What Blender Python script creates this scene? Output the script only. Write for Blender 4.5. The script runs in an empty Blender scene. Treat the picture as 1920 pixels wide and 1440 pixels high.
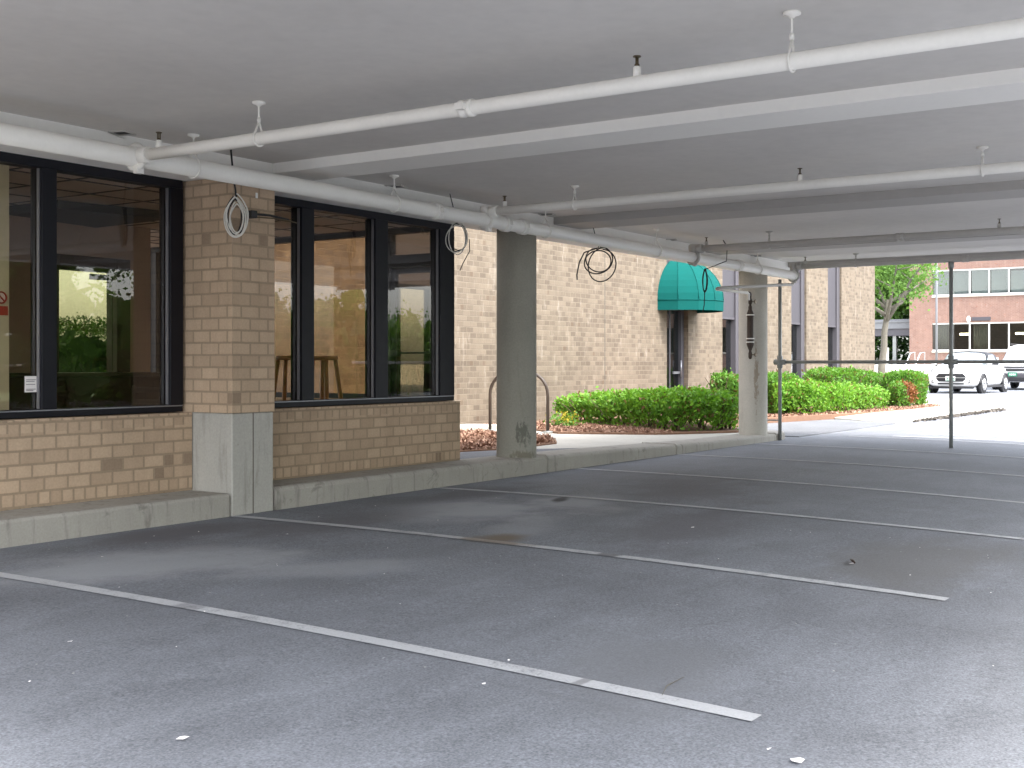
import bpy, math, random
import numpy as np
from mathutils import Vector, Matrix

random.seed(7)
R = math.radians
S = bpy.context.scene
COL = S.collection

# ------------------------------------------------------------------ helpers
def tag(o, label=None, cat=None, group=None, kind=None):
    if label: o['label'] = label
    if cat: o['category'] = cat
    if group: o['group'] = group
    if kind: o['kind'] = kind
    return o

def empty(name, loc=(0, 0, 0), rz=0.0, label=None, cat=None, group=None):
    o = bpy.data.objects.new(name, None)
    o.location = loc
    o.rotation_euler = (0, 0, rz)
    o.empty_display_size = 0.1
    COL.objects.link(o)
    return tag(o, label, cat, group)

def wmat(o):
    m = Matrix.Translation(o.location) @ o.rotation_euler.to_matrix().to_4x4()
    return m if o.parent is None else wmat(o.parent) @ o.matrix_parent_inverse @ m
def keep(o, par):
    """o's mesh is in world coordinates: cancel the parent's transform"""
    o.matrix_parent_inverse = wmat(par).inverted(); return o

class MB:
    """collects faces in world (or local) coordinates and links them as one mesh object"""
    def __init__(self):
        self.v = []; self.f = []; self.sm = []
    def face(self, pts, smooth=False):
        n = len(self.v); self.v += [tuple(p) for p in pts]
        self.f.append(tuple(range(n, n + len(pts)))); self.sm.append(smooth)
    def box(self, x0, x1, y0, y1, z0, z1, M=None):
        n = len(self.v)
        P = [(x0,y0,z0),(x1,y0,z0),(x1,y1,z0),(x0,y1,z0),(x0,y0,z1),(x1,y0,z1),(x1,y1,z1),(x0,y1,z1)]
        if M is not None: P = [tuple(M @ Vector(p)) for p in P]
        self.v += P
        for q in ((0,3,2,1),(4,5,6,7),(0,1,5,4),(1,2,6,5),(2,3,7,6),(3,0,4,7)):
            self.f.append(tuple(n + i for i in q)); self.sm.append(False)
        return self
    def prism(self, poly, z0, z1):
        n = len(self.v); k = len(poly)
        a = sum(poly[i][0]*poly[(i+1)%k][1]-poly[(i+1)%k][0]*poly[i][1] for i in range(k))
        if a < 0: poly = poly[::-1]
        zf0 = z0 if callable(z0) else (lambda x, y: z0)
        zf1 = z1 if callable(z1) else (lambda x, y: z1)
        self.v += [(x, y, zf0(x, y)) for x, y in poly] + [(x, y, zf1(x, y)) for x, y in poly]
        self.f.append(tuple(n + k - 1 - i for i in range(k))); self.sm.append(False)
        self.f.append(tuple(n + k + i for i in range(k))); self.sm.append(False)
        for i in range(k):
            j = (i + 1) % k
            self.f.append((n+i, n+j, n+k+j, n+k+i)); self.sm.append(False)
        return self
    def path(self, pts, r, seg=10, caps=True, closed=False):
        pts = [Vector(p) for p in pts]; m = len(pts)
        rs = r if isinstance(r, (list, tuple)) else [r]*m
        n = len(self.v); prev = None
        for i, p in enumerate(pts):
            if closed: d = pts[(i+1)%m] - pts[i-1]
            else: d = pts[min(i+1, m-1)] - pts[max(i-1, 0)]
            d.normalize()
            if prev is None:
                up = Vector((0,0,1)) if abs(d.z) < .9 else Vector((1,0,0))
                a = d.cross(up).normalized()
            else:
                a = (prev - d*prev.dot(d)).normalized()
            b = d.cross(a); prev = a
            for k in range(seg):
                t = 2*math.pi*k/seg
                self.v.append(tuple(p + (a*math.cos(t) + b*math.sin(t))*rs[i]))
        lim = m if closed else m - 1
        for i in range(lim):
            j = (i + 1) % m
            for k in range(seg):
                l = (k + 1) % seg
                self.f.append((n+i*seg+k, n+i*seg+l, n+j*seg+l, n+j*seg+k)); self.sm.append(True)
        if caps and not closed:
            self.f.append(tuple(n + k for k in range(seg))[::-1]); self.sm.append(False)
            self.f.append(tuple(n+(m-1)*seg+k for k in range(seg))); self.sm.append(False)
        return self
    def tube(self, a, b, r, seg=12): return self.path([a, b], r, seg)
    def lathe(self, c, prof, seg=24, axis='z'):
        n = len(self.v); m = len(prof)
        for r, h in prof:
            for k in range(seg):
                t = 2*math.pi*k/seg
                q = (r*math.cos(t), r*math.sin(t), h)
                if axis == 'x': q = (q[2], q[0], q[1])
                if axis == 'y': q = (q[1], q[2], q[0])
                self.v.append((c[0]+q[0], c[1]+q[1], c[2]+q[2]))
        for i in range(m-1):
            for k in range(seg):
                l = (k+1) % seg
                self.f.append((n+i*seg+k, n+i*seg+l, n+(i+1)*seg+l, n+(i+1)*seg+k)); self.sm.append(True)
        self.f.append(tuple(n+k for k in range(seg))[::-1]); self.sm.append(False)
        self.f.append(tuple(n+(m-1)*seg+k for k in range(seg))); self.sm.append(False)
        return self
    def build(self, name, mat, parent=None, bevel=0, kind=None, label=None, cat=None, group=None, subd=0, origin=None):
        v = self.v
        if origin is not None: v = [(p[0]-origin[0], p[1]-origin[1], p[2]-origin[2]) for p in v]
        me = bpy.data.meshes.new(name)
        me.from_pydata(v, [], self.f); me.update()
        me.polygons.foreach_set('use_smooth', self.sm)
        me.materials.append(mat)
        o = bpy.data.objects.new(name, me); COL.objects.link(o)
        if origin is not None: o.location = origin
        if parent is not None: o.parent = parent
        if bevel:
            b = o.modifiers.new('Bevel', 'BEVEL'); b.width = bevel; b.segments = 2; b.limit_method = 'ANGLE'; b.angle_limit = R(40)
        if subd:
            s = o.modifiers.new('Subsurf', 'SUBSURF'); s.levels = s.render_levels = subd
        return tag(o, label, cat, group, kind)

def np_mesh(name, V, F, mat, parent=None, smooth=False):
    """fast mesh from arrays of equal sized faces"""
    me = bpy.data.meshes.new(name)
    nf, k = F.shape
    me.vertices.add(len(V)); me.vertices.foreach_set('co', V.astype(np.float32).ravel())
    me.loops.add(nf*k); me.loops.foreach_set('vertex_index', F.astype(np.int32).ravel())
    me.polygons.add(nf); me.polygons.foreach_set('loop_start', np.arange(0, nf*k, k, dtype=np.int32))
    me.polygons.foreach_set('use_smooth', np.full(nf, smooth))
    me.update(calc_edges=True); me.validate()
    me.materials.append(mat)
    o = bpy.data.objects.new(name, me); COL.objects.link(o)
    if parent is not None: o.parent = parent
    return o

def leaf_arrays(P, size, rng, aspect=.5, flat=0.0, nrm=None):
    """a folded pointed leaf (two triangles as a quad) at each point, random orientation"""
    n = len(P)
    d = rng.normal(size=(n, 3))
    if nrm is not None: d = d*.75 + nrm*.9
    d[:, 2] += flat
    d /= np.linalg.norm(d, axis=1)[:, None] + 1e-9
    e = rng.normal(size=(n, 3)); e -= d*(e*d).sum(1)[:, None]
    e /= np.linalg.norm(e, axis=1)[:, None] + 1e-9
    s = size*(.6 + .8*rng.random(n))[:, None]
    a = P - d*s*.5; c = P + d*s*.5
    b = P + e*s*aspect*.5; g = P - e*s*aspect*.5
    V = np.stack([a, b, c, g], 1).reshape(-1, 3)
    F = np.arange(4*n).reshape(-1, 4)
    return V, F

def lerp(a, b, t): return a + (b-a)*t
def ss(x, a, b):
    t = max(0., min(1., (x-a)/(b-a))); return t*t*(3-2*t)

# ------------------------------------------------------------------ terrain height (drive falls away from the kerb, land climbs beyond)
def rise(u, y):
    return .28*ss(u, 28, 34.5)*ss(y, -14, -2) + .70*ss(u, 35, 56)*ss(y, 2.5, 9) + .25*ss(u, 56, 75)*ss(y, -10, 2)
def G(u, y):
    t = -y
    b = lerp(-.011, -.003, ss(u, 2, 5.5))
    if t <= 0: d = 0.
    elif t < 6: d = .0042*t*t + b*t
    else: d = .0042*36 + 6*b + (min(t, 14)-6)*.022
    return -d + rise(u, y)

# ------------------------------------------------------------------ materials
class NT:
    def __init__(self, name):
        self.m = bpy.data.materials.new(name); self.m.use_nodes = True
        self.t = self.m.node_tree; self.n = self.t.nodes; self.l = self.t.links
        self.n.clear()
        self.out = self.n.new('ShaderNodeOutputMaterial')
    def add(self, typ, **kw):
        x = self.n.new('ShaderNode' + typ)
        for k, v in kw.items(): setattr(x, k, v)
        return x
    def set(self, sock, val):
        if hasattr(val, 'is_output') or isinstance(val, bpy.types.NodeSocket): self.l.new(val, sock)
        else: sock.default_value = val
    def math(self, op, a, b=None, c=None, clamp=False):
        x = self.add('Math', operation=op, use_clamp=clamp)
        self.set(x.inputs[0], a)
        if b is not None: self.set(x.inputs[1], b)
        if c is not None: self.set(x.inputs[2], c)
        return x.outputs[0]
    def mix(self, f, a, b, blend='MIX'):
        x = self.add('Mix', data_type='RGBA', blend_type=blend)
        self.set(x.inputs[0], f)
        self.set(x.inputs[6], a if not isinstance(a, tuple) else (*a, 1)[:4])
        self.set(x.inputs[7], b if not isinstance(b, tuple) else (*b, 1)[:4])
        return x.outputs[2]
    def pos(self):
        return self.add('TexCoord').outputs['Object']
    def scale(self, v, s):
        x = self.add('Mapping'); self.l.new(v, x.inputs[0]); x.inputs['Scale'].default_value = s if isinstance(s, tuple) else (s, s, s)
        return x.outputs[0]
    def noise(self, v, sc, det=3, rough=.55, dist=0):
        x = self.add('TexNoise'); self.l.new(v, x.inputs['Vector'])
        x.inputs['Scale'].default_value = sc; x.inputs['Detail'].default_value = det
        x.inputs['Roughness'].default_value = rough; x.inputs['Distortion'].default_value = dist
        return x.outputs['Fac']
    def ramp(self, f, lo, hi, a=0., b=1.):
        x = self.add('MapRange', interpolation_type='SMOOTHSTEP'); self.set(x.inputs[0], f)
        x.inputs[1].default_value = lo; x.inputs[2].default_value = hi; x.inputs[3].default_value = a; x.inputs[4].default_value = b
        return x.outputs[0]
    def bump(self, h, strength=.3, dist=.01):
        x = self.add('Bump'); self.set(x.inputs['Height'], h); x.inputs['Strength'].default_value = strength; x.inputs['Distance'].default_value = dist
        return x.outputs[0]
    def principled(self, col, rough=.6, metal=0., normal=None, spec=None, coat=None):
        p = self.add('BsdfPrincipled')
        self.set(p.inputs['Base Color'], col if not isinstance(col, tuple) else (*col, 1)[:4])
        self.set(p.inputs['Roughness'], rough); p.inputs['Metallic'].default_value = metal
        if normal is not None: self.l.new(normal, p.inputs['Normal'])
        if spec is not None: p.inputs['Specular IOR Level'].default_value = spec
        if coat is not None: p.inputs['Coat Weight'].default_value = coat; p.inputs['Coat Roughness'].default_value = .03
        return p.outputs[0]
    def done(self, sh):
        self.l.new(sh, self.out.inputs[0]); return self.m

def simple(name, col, rough=.6, metal=0., var=.12, sc=6., bump=.05, spec=None, coat=None):
    k = NT(name); p = k.pos()
    n1 = k.noise(p, sc, 5, .6); n2 = k.noise(p, sc*14, 2, .5)
    f = k.math('ADD', k.math('MULTIPLY', k.math('SUBTRACT', n1, .5), 2*var), k.math('MULTIPLY', k.math('SUBTRACT', n2, .5), var))
    g = k.math('ADD', f, 1.0)
    c = k.mix(1.0, col, k.add('CombineColor').outputs[0], 'MULTIPLY')
    cc = k.n[-2] if False else None
    comb = [x for x in k.n if x.bl_idname == 'ShaderNodeCombineColor'][0]
    for i in range(3): k.l.new(g, comb.inputs[i])
    r = k.math('ADD', rough, k.math('MULTIPLY', k.math('SUBTRACT', n1, .5), .2), clamp=True)
    return k.done(k.principled(c, r, metal, k.bump(n2, bump, .004) if bump else None, spec, coat))

def brick(name, c1, c2, mortar, dark, bw=.2032, bh=.1016, rows=(), ms=.02, var=.3, eff=0.):
    """running bond chosen by the face's direction; rows = (z0, z1) bands laid as headers"""
    k = NT(name); tc = k.add('TexCoord'); pos = tc.outputs['Object']
    geo = k.add('NewGeometry')
    sp = k.add('SeparateXYZ'); k.l.new(pos, sp.inputs[0])
    sn = k.add('SeparateXYZ'); k.l.new(geo.outputs['True Normal'], sn.inputs[0])
    fx = k.math('GREATER_THAN', k.math('ABSOLUTE', sn.outputs[0]), .6)
    h = k.math('ADD', k.math('MULTIPLY', k.math('SUBTRACT', 1.0, fx), sp.outputs[0]), k.math('MULTIPLY', fx, k.math('ADD', sp.outputs[1], .045)))
    wob = k.math('MULTIPLY', k.math('SUBTRACT', k.noise(pos, 9, 2), .5), .006)
    cv = k.add('CombineXYZ'); k.l.new(k.math('ADD', h, wob), cv.inputs[0]); k.l.new(k.math('ADD', k.math('ADD', sp.outputs[2], wob), 10.16), cv.inputs[1])
    def bt(w):
        b = k.add('TexBrick'); k.l.new(cv.outputs[0], b.inputs['Vector'])
        b.offset = .5; b.inputs['Scale'].default_value = 1.; b.inputs['Brick Width'].default_value = w; b.inputs['Row Height'].default_value = bh
        b.inputs['Mortar Size'].default_value = ms*.5; b.inputs['Mortar Smooth'].default_value = .25; b.inputs['Bias'].default_value = -.1
        b.inputs['Color1'].default_value = (*c1, 1); b.inputs['Color2'].default_value = (*c2, 1); b.inputs['Mortar'].default_value = (*mortar, 1)
        return b
    b = bt(bw); col = b.outputs[0]; fac = b.outputs[1]
    for z0, z1 in rows:
        b2 = bt(bw*.5)
        m = k.math('MULTIPLY', k.math('GREATER_THAN', sp.outputs[2], z0), k.math('LESS_THAN', sp.outputs[2], z1))
        col = k.mix(m, col, b2.outputs[0])
        fac = k.math('ADD', k.math('MULTIPLY', k.math('SUBTRACT', 1., m), fac), k.math('MULTIPLY', m, b2.outputs[1]))
    # an odd darker brick now and then, by brick cell
    fl = k.add('VectorMath', operation='FLOOR'); dv = k.add('VectorMath', operation='DIVIDE')
    k.l.new(cv.outputs[0], dv.inputs[0]); dv.inputs[1].default_value = (bw*.5, bh, 1); k.l.new(dv.outputs[0], fl.inputs[0])
    wn = k.add('TexWhiteNoise', noise_dimensions='3D'); k.l.new(fl.outputs[0], wn.inputs[0])
    odd = k.math('MULTIPLY', k.math('GREATER_THAN', wn.outputs[0], .98), k.math('SUBTRACT', 1., fac))
    col = k.mix(k.math('MULTIPLY', odd, .55), col, dark)
    n1 = k.noise(pos, 1.1, 4, .6); n2 = k.noise(pos, 55, 3, .6); n3 = k.noise(k.scale(pos, (1, 1, .25)), 6, 4, .65)
    g = k.math('ADD', 1., k.math('ADD', k.math('MULTIPLY', k.math('SUBTRACT', n1, .5), var*1.3), k.math('ADD', k.math('MULTIPLY', k.math('SUBTRACT', n2, .5), var*1.2), k.math('MULTIPLY', k.math('SUBTRACT', n3, .5), var))))
    comb = k.add('CombineColor')
    for i in range(3): k.l.new(g, comb.inputs[i])
    col = k.mix(1., col, comb.outputs[0], 'MULTIPLY')
    if eff: col = k.mix(k.math('MULTIPLY', k.ramp(n3, .55, .75), eff), col, (.6, .55, .48))
    hgt = k.math('ADD', k.math('MULTIPLY', k.math('SUBTRACT', 1., fac), 1.), k.math('MULTIPLY', n2, .35))
    return k.done(k.principled(col, .88, 0, k.bump(hgt, .55, .006), .25))

def concrete(name, col, stain=(.1, .1, .08), st=.5, rough=.85, sc=1., moss=None, marks=()):
    k = NT(name); p = k.pos()
    n1 = k.noise(p, 1.6*sc, 6, .65); n2 = k.noise(p, 60, 3, .6); n3 = k.noise(k.scale(p, (5, 5, .7)), 2.2*sc, 5, .65, .4); n4 = k.noise(p, 22, 2)
    g = k.math('ADD', 1., k.math('ADD', k.math('MULTIPLY', k.math('SUBTRACT', n1, .5), .45), k.math('MULTIPLY', k.math('SUBTRACT', n2, .5), .35)))
    comb = k.add('CombineColor')
    for i in range(3): k.l.new(g, comb.inputs[i])
    c = k.mix(1., col, comb.outputs[0], 'MULTIPLY')
    c = k.mix(k.math('MULTIPLY', k.ramp(n3, .52, .75), st), c, stain)
    pits = k.ramp(n4, .73, .8)
    c = k.mix(k.math('MULTIPLY', pits, .6), c, stain)
    if moss is not None:
        n5 = k.noise(p, 3.1, 5, .7, .6)
        c = k.mix(k.math('MULTIPLY', k.ramp(n5, .6, .68), .55), c, moss)
    for ctr, rad, mc, ms_ in marks:
        m = k.add('Mapping', vector_type='TEXTURE'); k.l.new(p, m.inputs[0]); m.inputs['Location'].default_value = ctr; m.inputs['Scale'].default_value = rad
        ln = k.add('VectorMath', operation='LENGTH'); k.l.new(m.outputs[0], ln.inputs[0])
        d = k.math('ADD', ln.outputs['Value'], k.math('MULTIPLY', k.math('SUBTRACT', k.noise(k.scale(p, (1, 1, .4)), 26, 4, .7), .5), 3.2))
        c = k.mix(k.ramp(d, .5, 1.0, ms_, 0.), c, mc)
    return k.done(k.principled(c, rough, 0, k.bump(k.math('SUBTRACT', n2, k.math('MULTIPLY', pits, .8)), .35, .004), .3))

def asphalt(name, base_a, base_b, blobs=()):
    k = NT(name); p = k.pos()
    big = k.noise(k.scale(p, (1, .55, 1)), .42, 5, .6, .3); med = k.noise(k.scale(p, (.7, 1.6, 1)), 1.9, 5, .65, .5); fine = k.noise(p, 95, 2, .6); grit = k.noise(p, 38, 3, .7)
    c = k.mix(k.ramp(big, .3, .7), base_a, base_b)
    g = k.math('ADD', 1., k.math('ADD', k.math('MULTIPLY', k.math('SUBTRACT', med, .5), .8), k.math('ADD', k.math('MULTIPLY', k.math('SUBTRACT', fine, .5), 1.5), k.math('MULTIPLY', k.math('SUBTRACT', grit, .5), .8))))
    comb = k.add('CombineColor')
    for i in range(3): k.l.new(g, comb.inputs[i])
    c = k.mix(1., c, comb.outputs[0], 'MULTIPLY')
    warp = k.noise(p, 1.3, 4, .65)
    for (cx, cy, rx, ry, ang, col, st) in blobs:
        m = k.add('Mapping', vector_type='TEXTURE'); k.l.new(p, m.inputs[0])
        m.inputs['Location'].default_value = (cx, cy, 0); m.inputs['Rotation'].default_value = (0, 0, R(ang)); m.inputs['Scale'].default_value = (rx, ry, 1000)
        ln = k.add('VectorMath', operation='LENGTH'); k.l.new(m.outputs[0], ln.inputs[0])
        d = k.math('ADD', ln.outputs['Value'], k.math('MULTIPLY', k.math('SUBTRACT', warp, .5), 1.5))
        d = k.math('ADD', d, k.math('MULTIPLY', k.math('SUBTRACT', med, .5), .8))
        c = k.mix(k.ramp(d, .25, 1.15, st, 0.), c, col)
    st = k.noise(k.scale(p, (3.2, .35, 1)), 1.0, 4, .6, .8)
    c = k.mix(k.ramp(st, .6, .78, 0, .3), c, (.09, .086, .094))
    spk = k.add('TexVoronoi'); k.l.new(p, spk.inputs['Vector']); spk.inputs['Scale'].default_value = 17
    sep = k.add('SeparateColor'); k.l.new(spk.outputs['Color'], sep.inputs[0])
    f = k.math('MULTIPLY', k.math('LESS_THAN', spk.outputs['Distance'], .1), k.math('GREATER_THAN', sep.outputs[0], .965))
    c = k.mix(f, c, (.42, .41, .38))
    return k.done(k.principled(c, k.ramp(med, .2, .8, .72, .9), 0, k.bump(k.math('ADD', fine, grit), .5, .004), .35))

def paint_line(name, col, under, gaps=()):
    k = NT(name); p = k.pos()
    n = k.noise(p, 7, 6, .7); f = k.noise(p, 80, 3, .6); big = k.noise(p, .8, 3)
    cov = k.math('ADD', k.math('MULTIPLY', n, .75), k.math('ADD', k.math('MULTIPLY', f, .45), k.math('MULTIPLY', big, .35)))
    c = k.mix(k.ramp(cov, .50, .80), under, col)
    for gx, gy, r, gc, gs in gaps:
        m = k.add('Mapping', vector_type='TEXTURE'); k.l.new(p, m.inputs[0]); m.inputs['Location'].default_value = (gx, gy, 0); m.inputs['Scale'].default_value = (1, r, 1000)
        ln = k.add('VectorMath', operation='LENGTH'); k.l.new(m.outputs[0], ln.inputs[0])
        c = k.mix(k.ramp(k.math('ADD', ln.outputs['Value'], k.math('SUBTRACT', n, .5)), .5, .95, gs, 0.), c, gc)
    g = k.math('ADD', .8, k.math('MULTIPLY', f, .4)); comb = k.add('CombineColor')
    for i in range(3): k.l.new(g, comb.inputs[i])
    return k.done(k.principled(k.mix(1., c, comb.outputs[0], 'MULTIPLY'), .75, 0, k.bump(f, .4, .003), .3))

def leafmat(name, a, b, trans=.35, dead=None):
    k = NT(name); geo = k.add('NewGeometry'); p = k.pos()
    rnd = geo.outputs['Random Per Island']
    c = k.mix(rnd, a, b)
    n = k.noise(p, 2.3, 4, .6)
    c = k.mix(k.ramp(n, .35, .7, 0, .5), c, (a[0]*.55, a[1]*.6, a[2]*.55))
    if dead is not None: c = k.mix(k.math('GREATER_THAN', rnd, .93), c, dead)
    d = k.principled(c, .55, 0, None, .3)
    t = k.add('BsdfTranslucent'); k.set(t.inputs[0], k.mix(1., c, (1.25, 1.35, .7), 'MULTIPLY'))
    m = k.add('MixShader'); m.inputs[0].default_value = trans
    k.l.new(d, m.inputs[1]); k.l.new(t.outputs[0], m.inputs[2])
    return k.done(m.outputs[0])

def glass(name, tint, ior=1.75, rough=.0, dark=0.):
    k = NT(name)
    tr = k.add('BsdfTransparent'); tr.inputs[0].default_value = (*tint, 1)
    gl = k.add('BsdfGlossy'); gl.inputs['Roughness'].default_value = rough; gl.inputs[0].default_value = (1, 1, 1, 1)
    p = k.pos(); k.l.new(k.bump(k.noise(p, 1.2, 1), .006, .05), gl.inputs['Normal'])
    fr = k.add('Fresnel'); fr.inputs['IOR'].default_value = ior
    bf = k.add('NewGeometry').outputs['Backfacing']
    k.l.new(k.mix(bf, tint, (1., 1., 1.)), tr.inputs[0])
    m = k.add('MixShader'); k.l.new(k.math('MULTIPLY', fr.outputs[0], k.math('SUBTRACT', 1., bf)), m.inputs[0]); k.l.new(tr.outputs[0], m.inputs[1]); k.l.new(gl.outputs[0], m.inputs[2])
    return k.done(m.outputs[0])

def emis(name, col, st):
    k = NT(name); e = k.add('Emission'); e.inputs[0].default_value = (*col, 1); e.inputs[1].default_value = st
    return k.done(e.outputs[0])

TAN = ((.505, .375, .262), (.415, .305, .212)); MORT = (.33, .25, .175)
M = {}
M['brick'] = brick('tan_brick', TAN[0], TAN[1], MORT, (.15, .11, .08))
M['brick_sill'] = brick('tan_brick_headers', TAN[0], TAN[1], MORT, (.15, .11, .08), rows=((.74, .86), (.15, .305)))
M['cream'] = brick('cream_brick', (.172, .139, .103), (.108, .085, .063), (.168, .138, .104), (.11, .075, .05), eff=.18)
M['red'] = brick('red_brick', (.215, .130, .104), (.18, .106, .086), (.25, .19, .16), (.22, .09, .06), bh=.075, ms=.014, eff=.15)
M['conc'] = concrete('grey_concrete', (.42, .405, .365), (.17, .16, .135), .45)
M['kerb'] = concrete('kerb_concrete', (.365, .345, .305), (.125, .115, .10), .6, moss=(.17, .16, .14))
M['column'] = concrete('column_concrete', (.33, .32, .275), (.16, .13, .09), .35, sc=.6, marks=[((-.14, -.18, .27), (.09, .09, .16), (.07, .075, .06), .6), ((-.12, -.2, .02), (.2, .2, .07), (.15, .13, .09), .6)])
M['column_lit'] = concrete('lit_column_concrete', (.50, .475, .42), (.20, .16, .11), .3, sc=.6, marks=[((-.20, -.14, .95), (.05, .05, .55), (.22, .15, .09), .6)])  # column concrete with daylight from the open end put into its colour
M['walk'] = concrete('walk_concrete', (.46, .44, .39), (.22, .20, .17), .35)
M['ceil'] = simple('painted_ceiling', (.655, .63, .60), .8, 0, .13, .7, .2)
M['beam_shaded'] = simple('shaded_beam', (.44, .42, .40), .75, 0, .06, 1.5, .1)  # beam paint darkened to imitate light falling off from the near edge
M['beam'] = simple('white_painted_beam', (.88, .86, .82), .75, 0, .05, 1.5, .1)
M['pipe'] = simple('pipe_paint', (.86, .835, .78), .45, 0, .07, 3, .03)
M['pipe_grey'] = simple('grey_pipe', (.46, .44, .41), .5, 0, .08, 5, .03)  # darker and greyer than the white pipe colour
M['alu'] = simple('dark_bronze_aluminium', (.006, .006, .010), .5, 0, .2, 12, .02, .3)
M['alu_edge'] = simple('worn_aluminium', (.25, .25, .27), .35, .6, .2, 12, .0)
M['steel'] = simple('galvanised_steel', (.27, .28, .27), .5, .35, .15, 14, .04)
M['brown_steel'] = simple('brown_painted_steel', (.05, .035, .025), .5, 0, .2, 10, .03)
M['black'] = simple('black_rubber', (.012, .012, .014), .55, 0, .2, 20, .02)
M['whitecable'] = simple('white_cable', (.62, .60, .55), .5, 0, .08, 20, .02)
M['brass'] = simple('dull_brass', (.13, .10, .06), .4, .7, .2, 40, .02)
M['rust'] = simple('rusty_iron', (.05, .034, .025), .65, .2, .3, 20, .1)
M['teal'] = simple('teal_canvas', (.004, .074, .066), .9, 0, .1, 3, .06, .08)
M['panel'] = simple('mauve_grey_panel', (.048, .044, .052), .55, 0, .06, 2, .03)
M['trim'] = simple('grey_window_trim', (.075, .07, .08), .5, .2, .08, 6, .02)
M['glass'] = glass('tinted_glass', (.76, .69, .60), 1.6)
M['glass_side'] = glass('bronze_glass', (.42, .325, .225), 1.45)
M['glass_dim'] = glass('dim_glass', (.30, .33, .32), 1.35)
M['glass_olive'] = glass('olive_glass', (.26, .27, .165), 1.4)
M['glass_far'] = glass('far_glass', (.32, .36, .36), 2.0)
M['carpet'] = simple('dark_carpet', (.05, .04, .035), .95, 0, .2, 8, .1)
M['inwall'] = simple('brown_plaster', (.38, .285, .23), .85, 0, .08, 3, .05)
M['intile'] = simple('ceiling_tile', (.62, .52, .44), .9, 0, .06, 3, .06)
M['olive'] = simple('pale_olive_paint', (.60, .62, .33), .6, 0, .06, 2, .02)
M['paleW'] = simple('pale_green_plaster', (.62, .62, .48), .8, 0, .05, 2, .03)
M['wood'] = simple('brown_wood', (.42, .22, .10), .5, 0, .3, 9, .05)
M['darkwood'] = simple('dark_wood', (.035, .018, .012), .45, 0, .3, 9, .05)
M['grille'] = simple('black_grille', (.01, .01, .01), .7, 0, .2, 20, .05)
M['paper'] = simple('white_paper', (.78, .74, .72), .8, 0, .03, 10, 0)
M['ink'] = simple('grey_ink', (.12, .10, .11), .8, 0, .05, 10, 0)
M['redsign'] = simple('red_print', (.42, .05, .04), .6, 0, .06, 10, 0)
M['white'] = simple('white_enamel', (.82, .82, .80), .35, 0, .03, 5, .01)
M['carwhite'] = simple('white_car_paint', (.80, .80, .79), .28, 0, .015, 2, 0, .5, .8)
M['cardark'] = simple('dark_car_plastic', (.02, .02, .023), .5, 0, .15, 20, .02)
M['softtop'] = simple('charcoal_fabric_roof', (.035, .037, .045), .85, 0, .15, 20, .05)
M['tyre'] = simple('tyre_rubber', (.018, .018, .019), .8, 0, .15, 20, .05)
M['rim'] = simple('alloy_rim', (.55, .55, .56), .3, .8, .05, 6, 0)
M['lamp'] = simple('clear_lamp', (.62, .64, .64), .12, .4, .04, 6, 0)
M['plate'] = simple('green_plate', (.02, .20, .11), .5, 0, .05, 10, 0)
M['carglass'] = simple('car_window', (.30, .34, .36), .06, 0, .06, 2, 0, .9)
M['grass'] = simple('lawn_grass', (.10, .15, .04), .95, 0, .35, 3, .4)
M['bark'] = concrete('grey_bark', (.14, .128, .105), (.045, .04, .03), .7, .9, 3)
M['twig'] = simple('dark_twigs', (.09, .06, .04), .9, 0, .3, 12, .1)
M['mulch'] = concrete('mulch_bed', (.20, .115, .075), (.07, .035, .022), .7, .95, 9)
M['fascia'] = simple('grey_fascia', (.15, .155, .165), .6, 0, .06, 3, .02)
M['curtain'] = simple('beige_curtain', (.38, .34, .24), .9, 0, .15, 6, .05)
M['blind'] = simple('pale_blind', (.60, .62, .58), .8, 0, .04, 4, .02)
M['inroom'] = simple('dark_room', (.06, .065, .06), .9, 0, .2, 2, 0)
M['glow'] = emis('warm_lamp', (1., .82, .45), 5.0)
M['litter'] = simple('dark_leaf_litter', (.13, .115, .10), .95, 0, .3, 20, .1)
M['line'] = paint_line('worn_white_paint', (.43, .435, .445), (.18, .184, .195), gaps=((-2.74, -4.93, .035, (.12, .118, .12), .6), (0, -3.52, .10, (.15, .15, .158), .9), (0, -2.6, .38, (.19, .15, .11), .75), (0, -4.6, .04, (.18, .18, .19), .4), (-2.74, -2.6, .12, (.2, .2, .21), .6)))
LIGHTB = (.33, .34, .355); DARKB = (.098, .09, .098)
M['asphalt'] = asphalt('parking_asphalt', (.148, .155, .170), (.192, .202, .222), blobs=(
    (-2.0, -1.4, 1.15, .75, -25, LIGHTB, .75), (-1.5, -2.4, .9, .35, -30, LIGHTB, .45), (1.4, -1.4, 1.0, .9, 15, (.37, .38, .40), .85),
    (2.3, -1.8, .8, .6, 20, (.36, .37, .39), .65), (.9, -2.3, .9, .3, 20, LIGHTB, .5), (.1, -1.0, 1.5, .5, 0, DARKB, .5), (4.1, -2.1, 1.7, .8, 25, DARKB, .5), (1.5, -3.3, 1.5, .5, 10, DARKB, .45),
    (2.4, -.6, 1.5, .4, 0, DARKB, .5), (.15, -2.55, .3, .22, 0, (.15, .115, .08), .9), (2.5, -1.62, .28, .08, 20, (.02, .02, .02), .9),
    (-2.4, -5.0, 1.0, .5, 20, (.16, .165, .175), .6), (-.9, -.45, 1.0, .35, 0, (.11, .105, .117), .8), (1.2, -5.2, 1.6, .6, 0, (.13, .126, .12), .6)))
M['apron'] = asphalt('apron_asphalt', (.13, .135, .145), (.155, .16, .17))
M['hedge'] = leafmat('hedge_leaf', (.21, .40, .045), (.095, .23, .035), .36, (.16, .10, .04))
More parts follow.
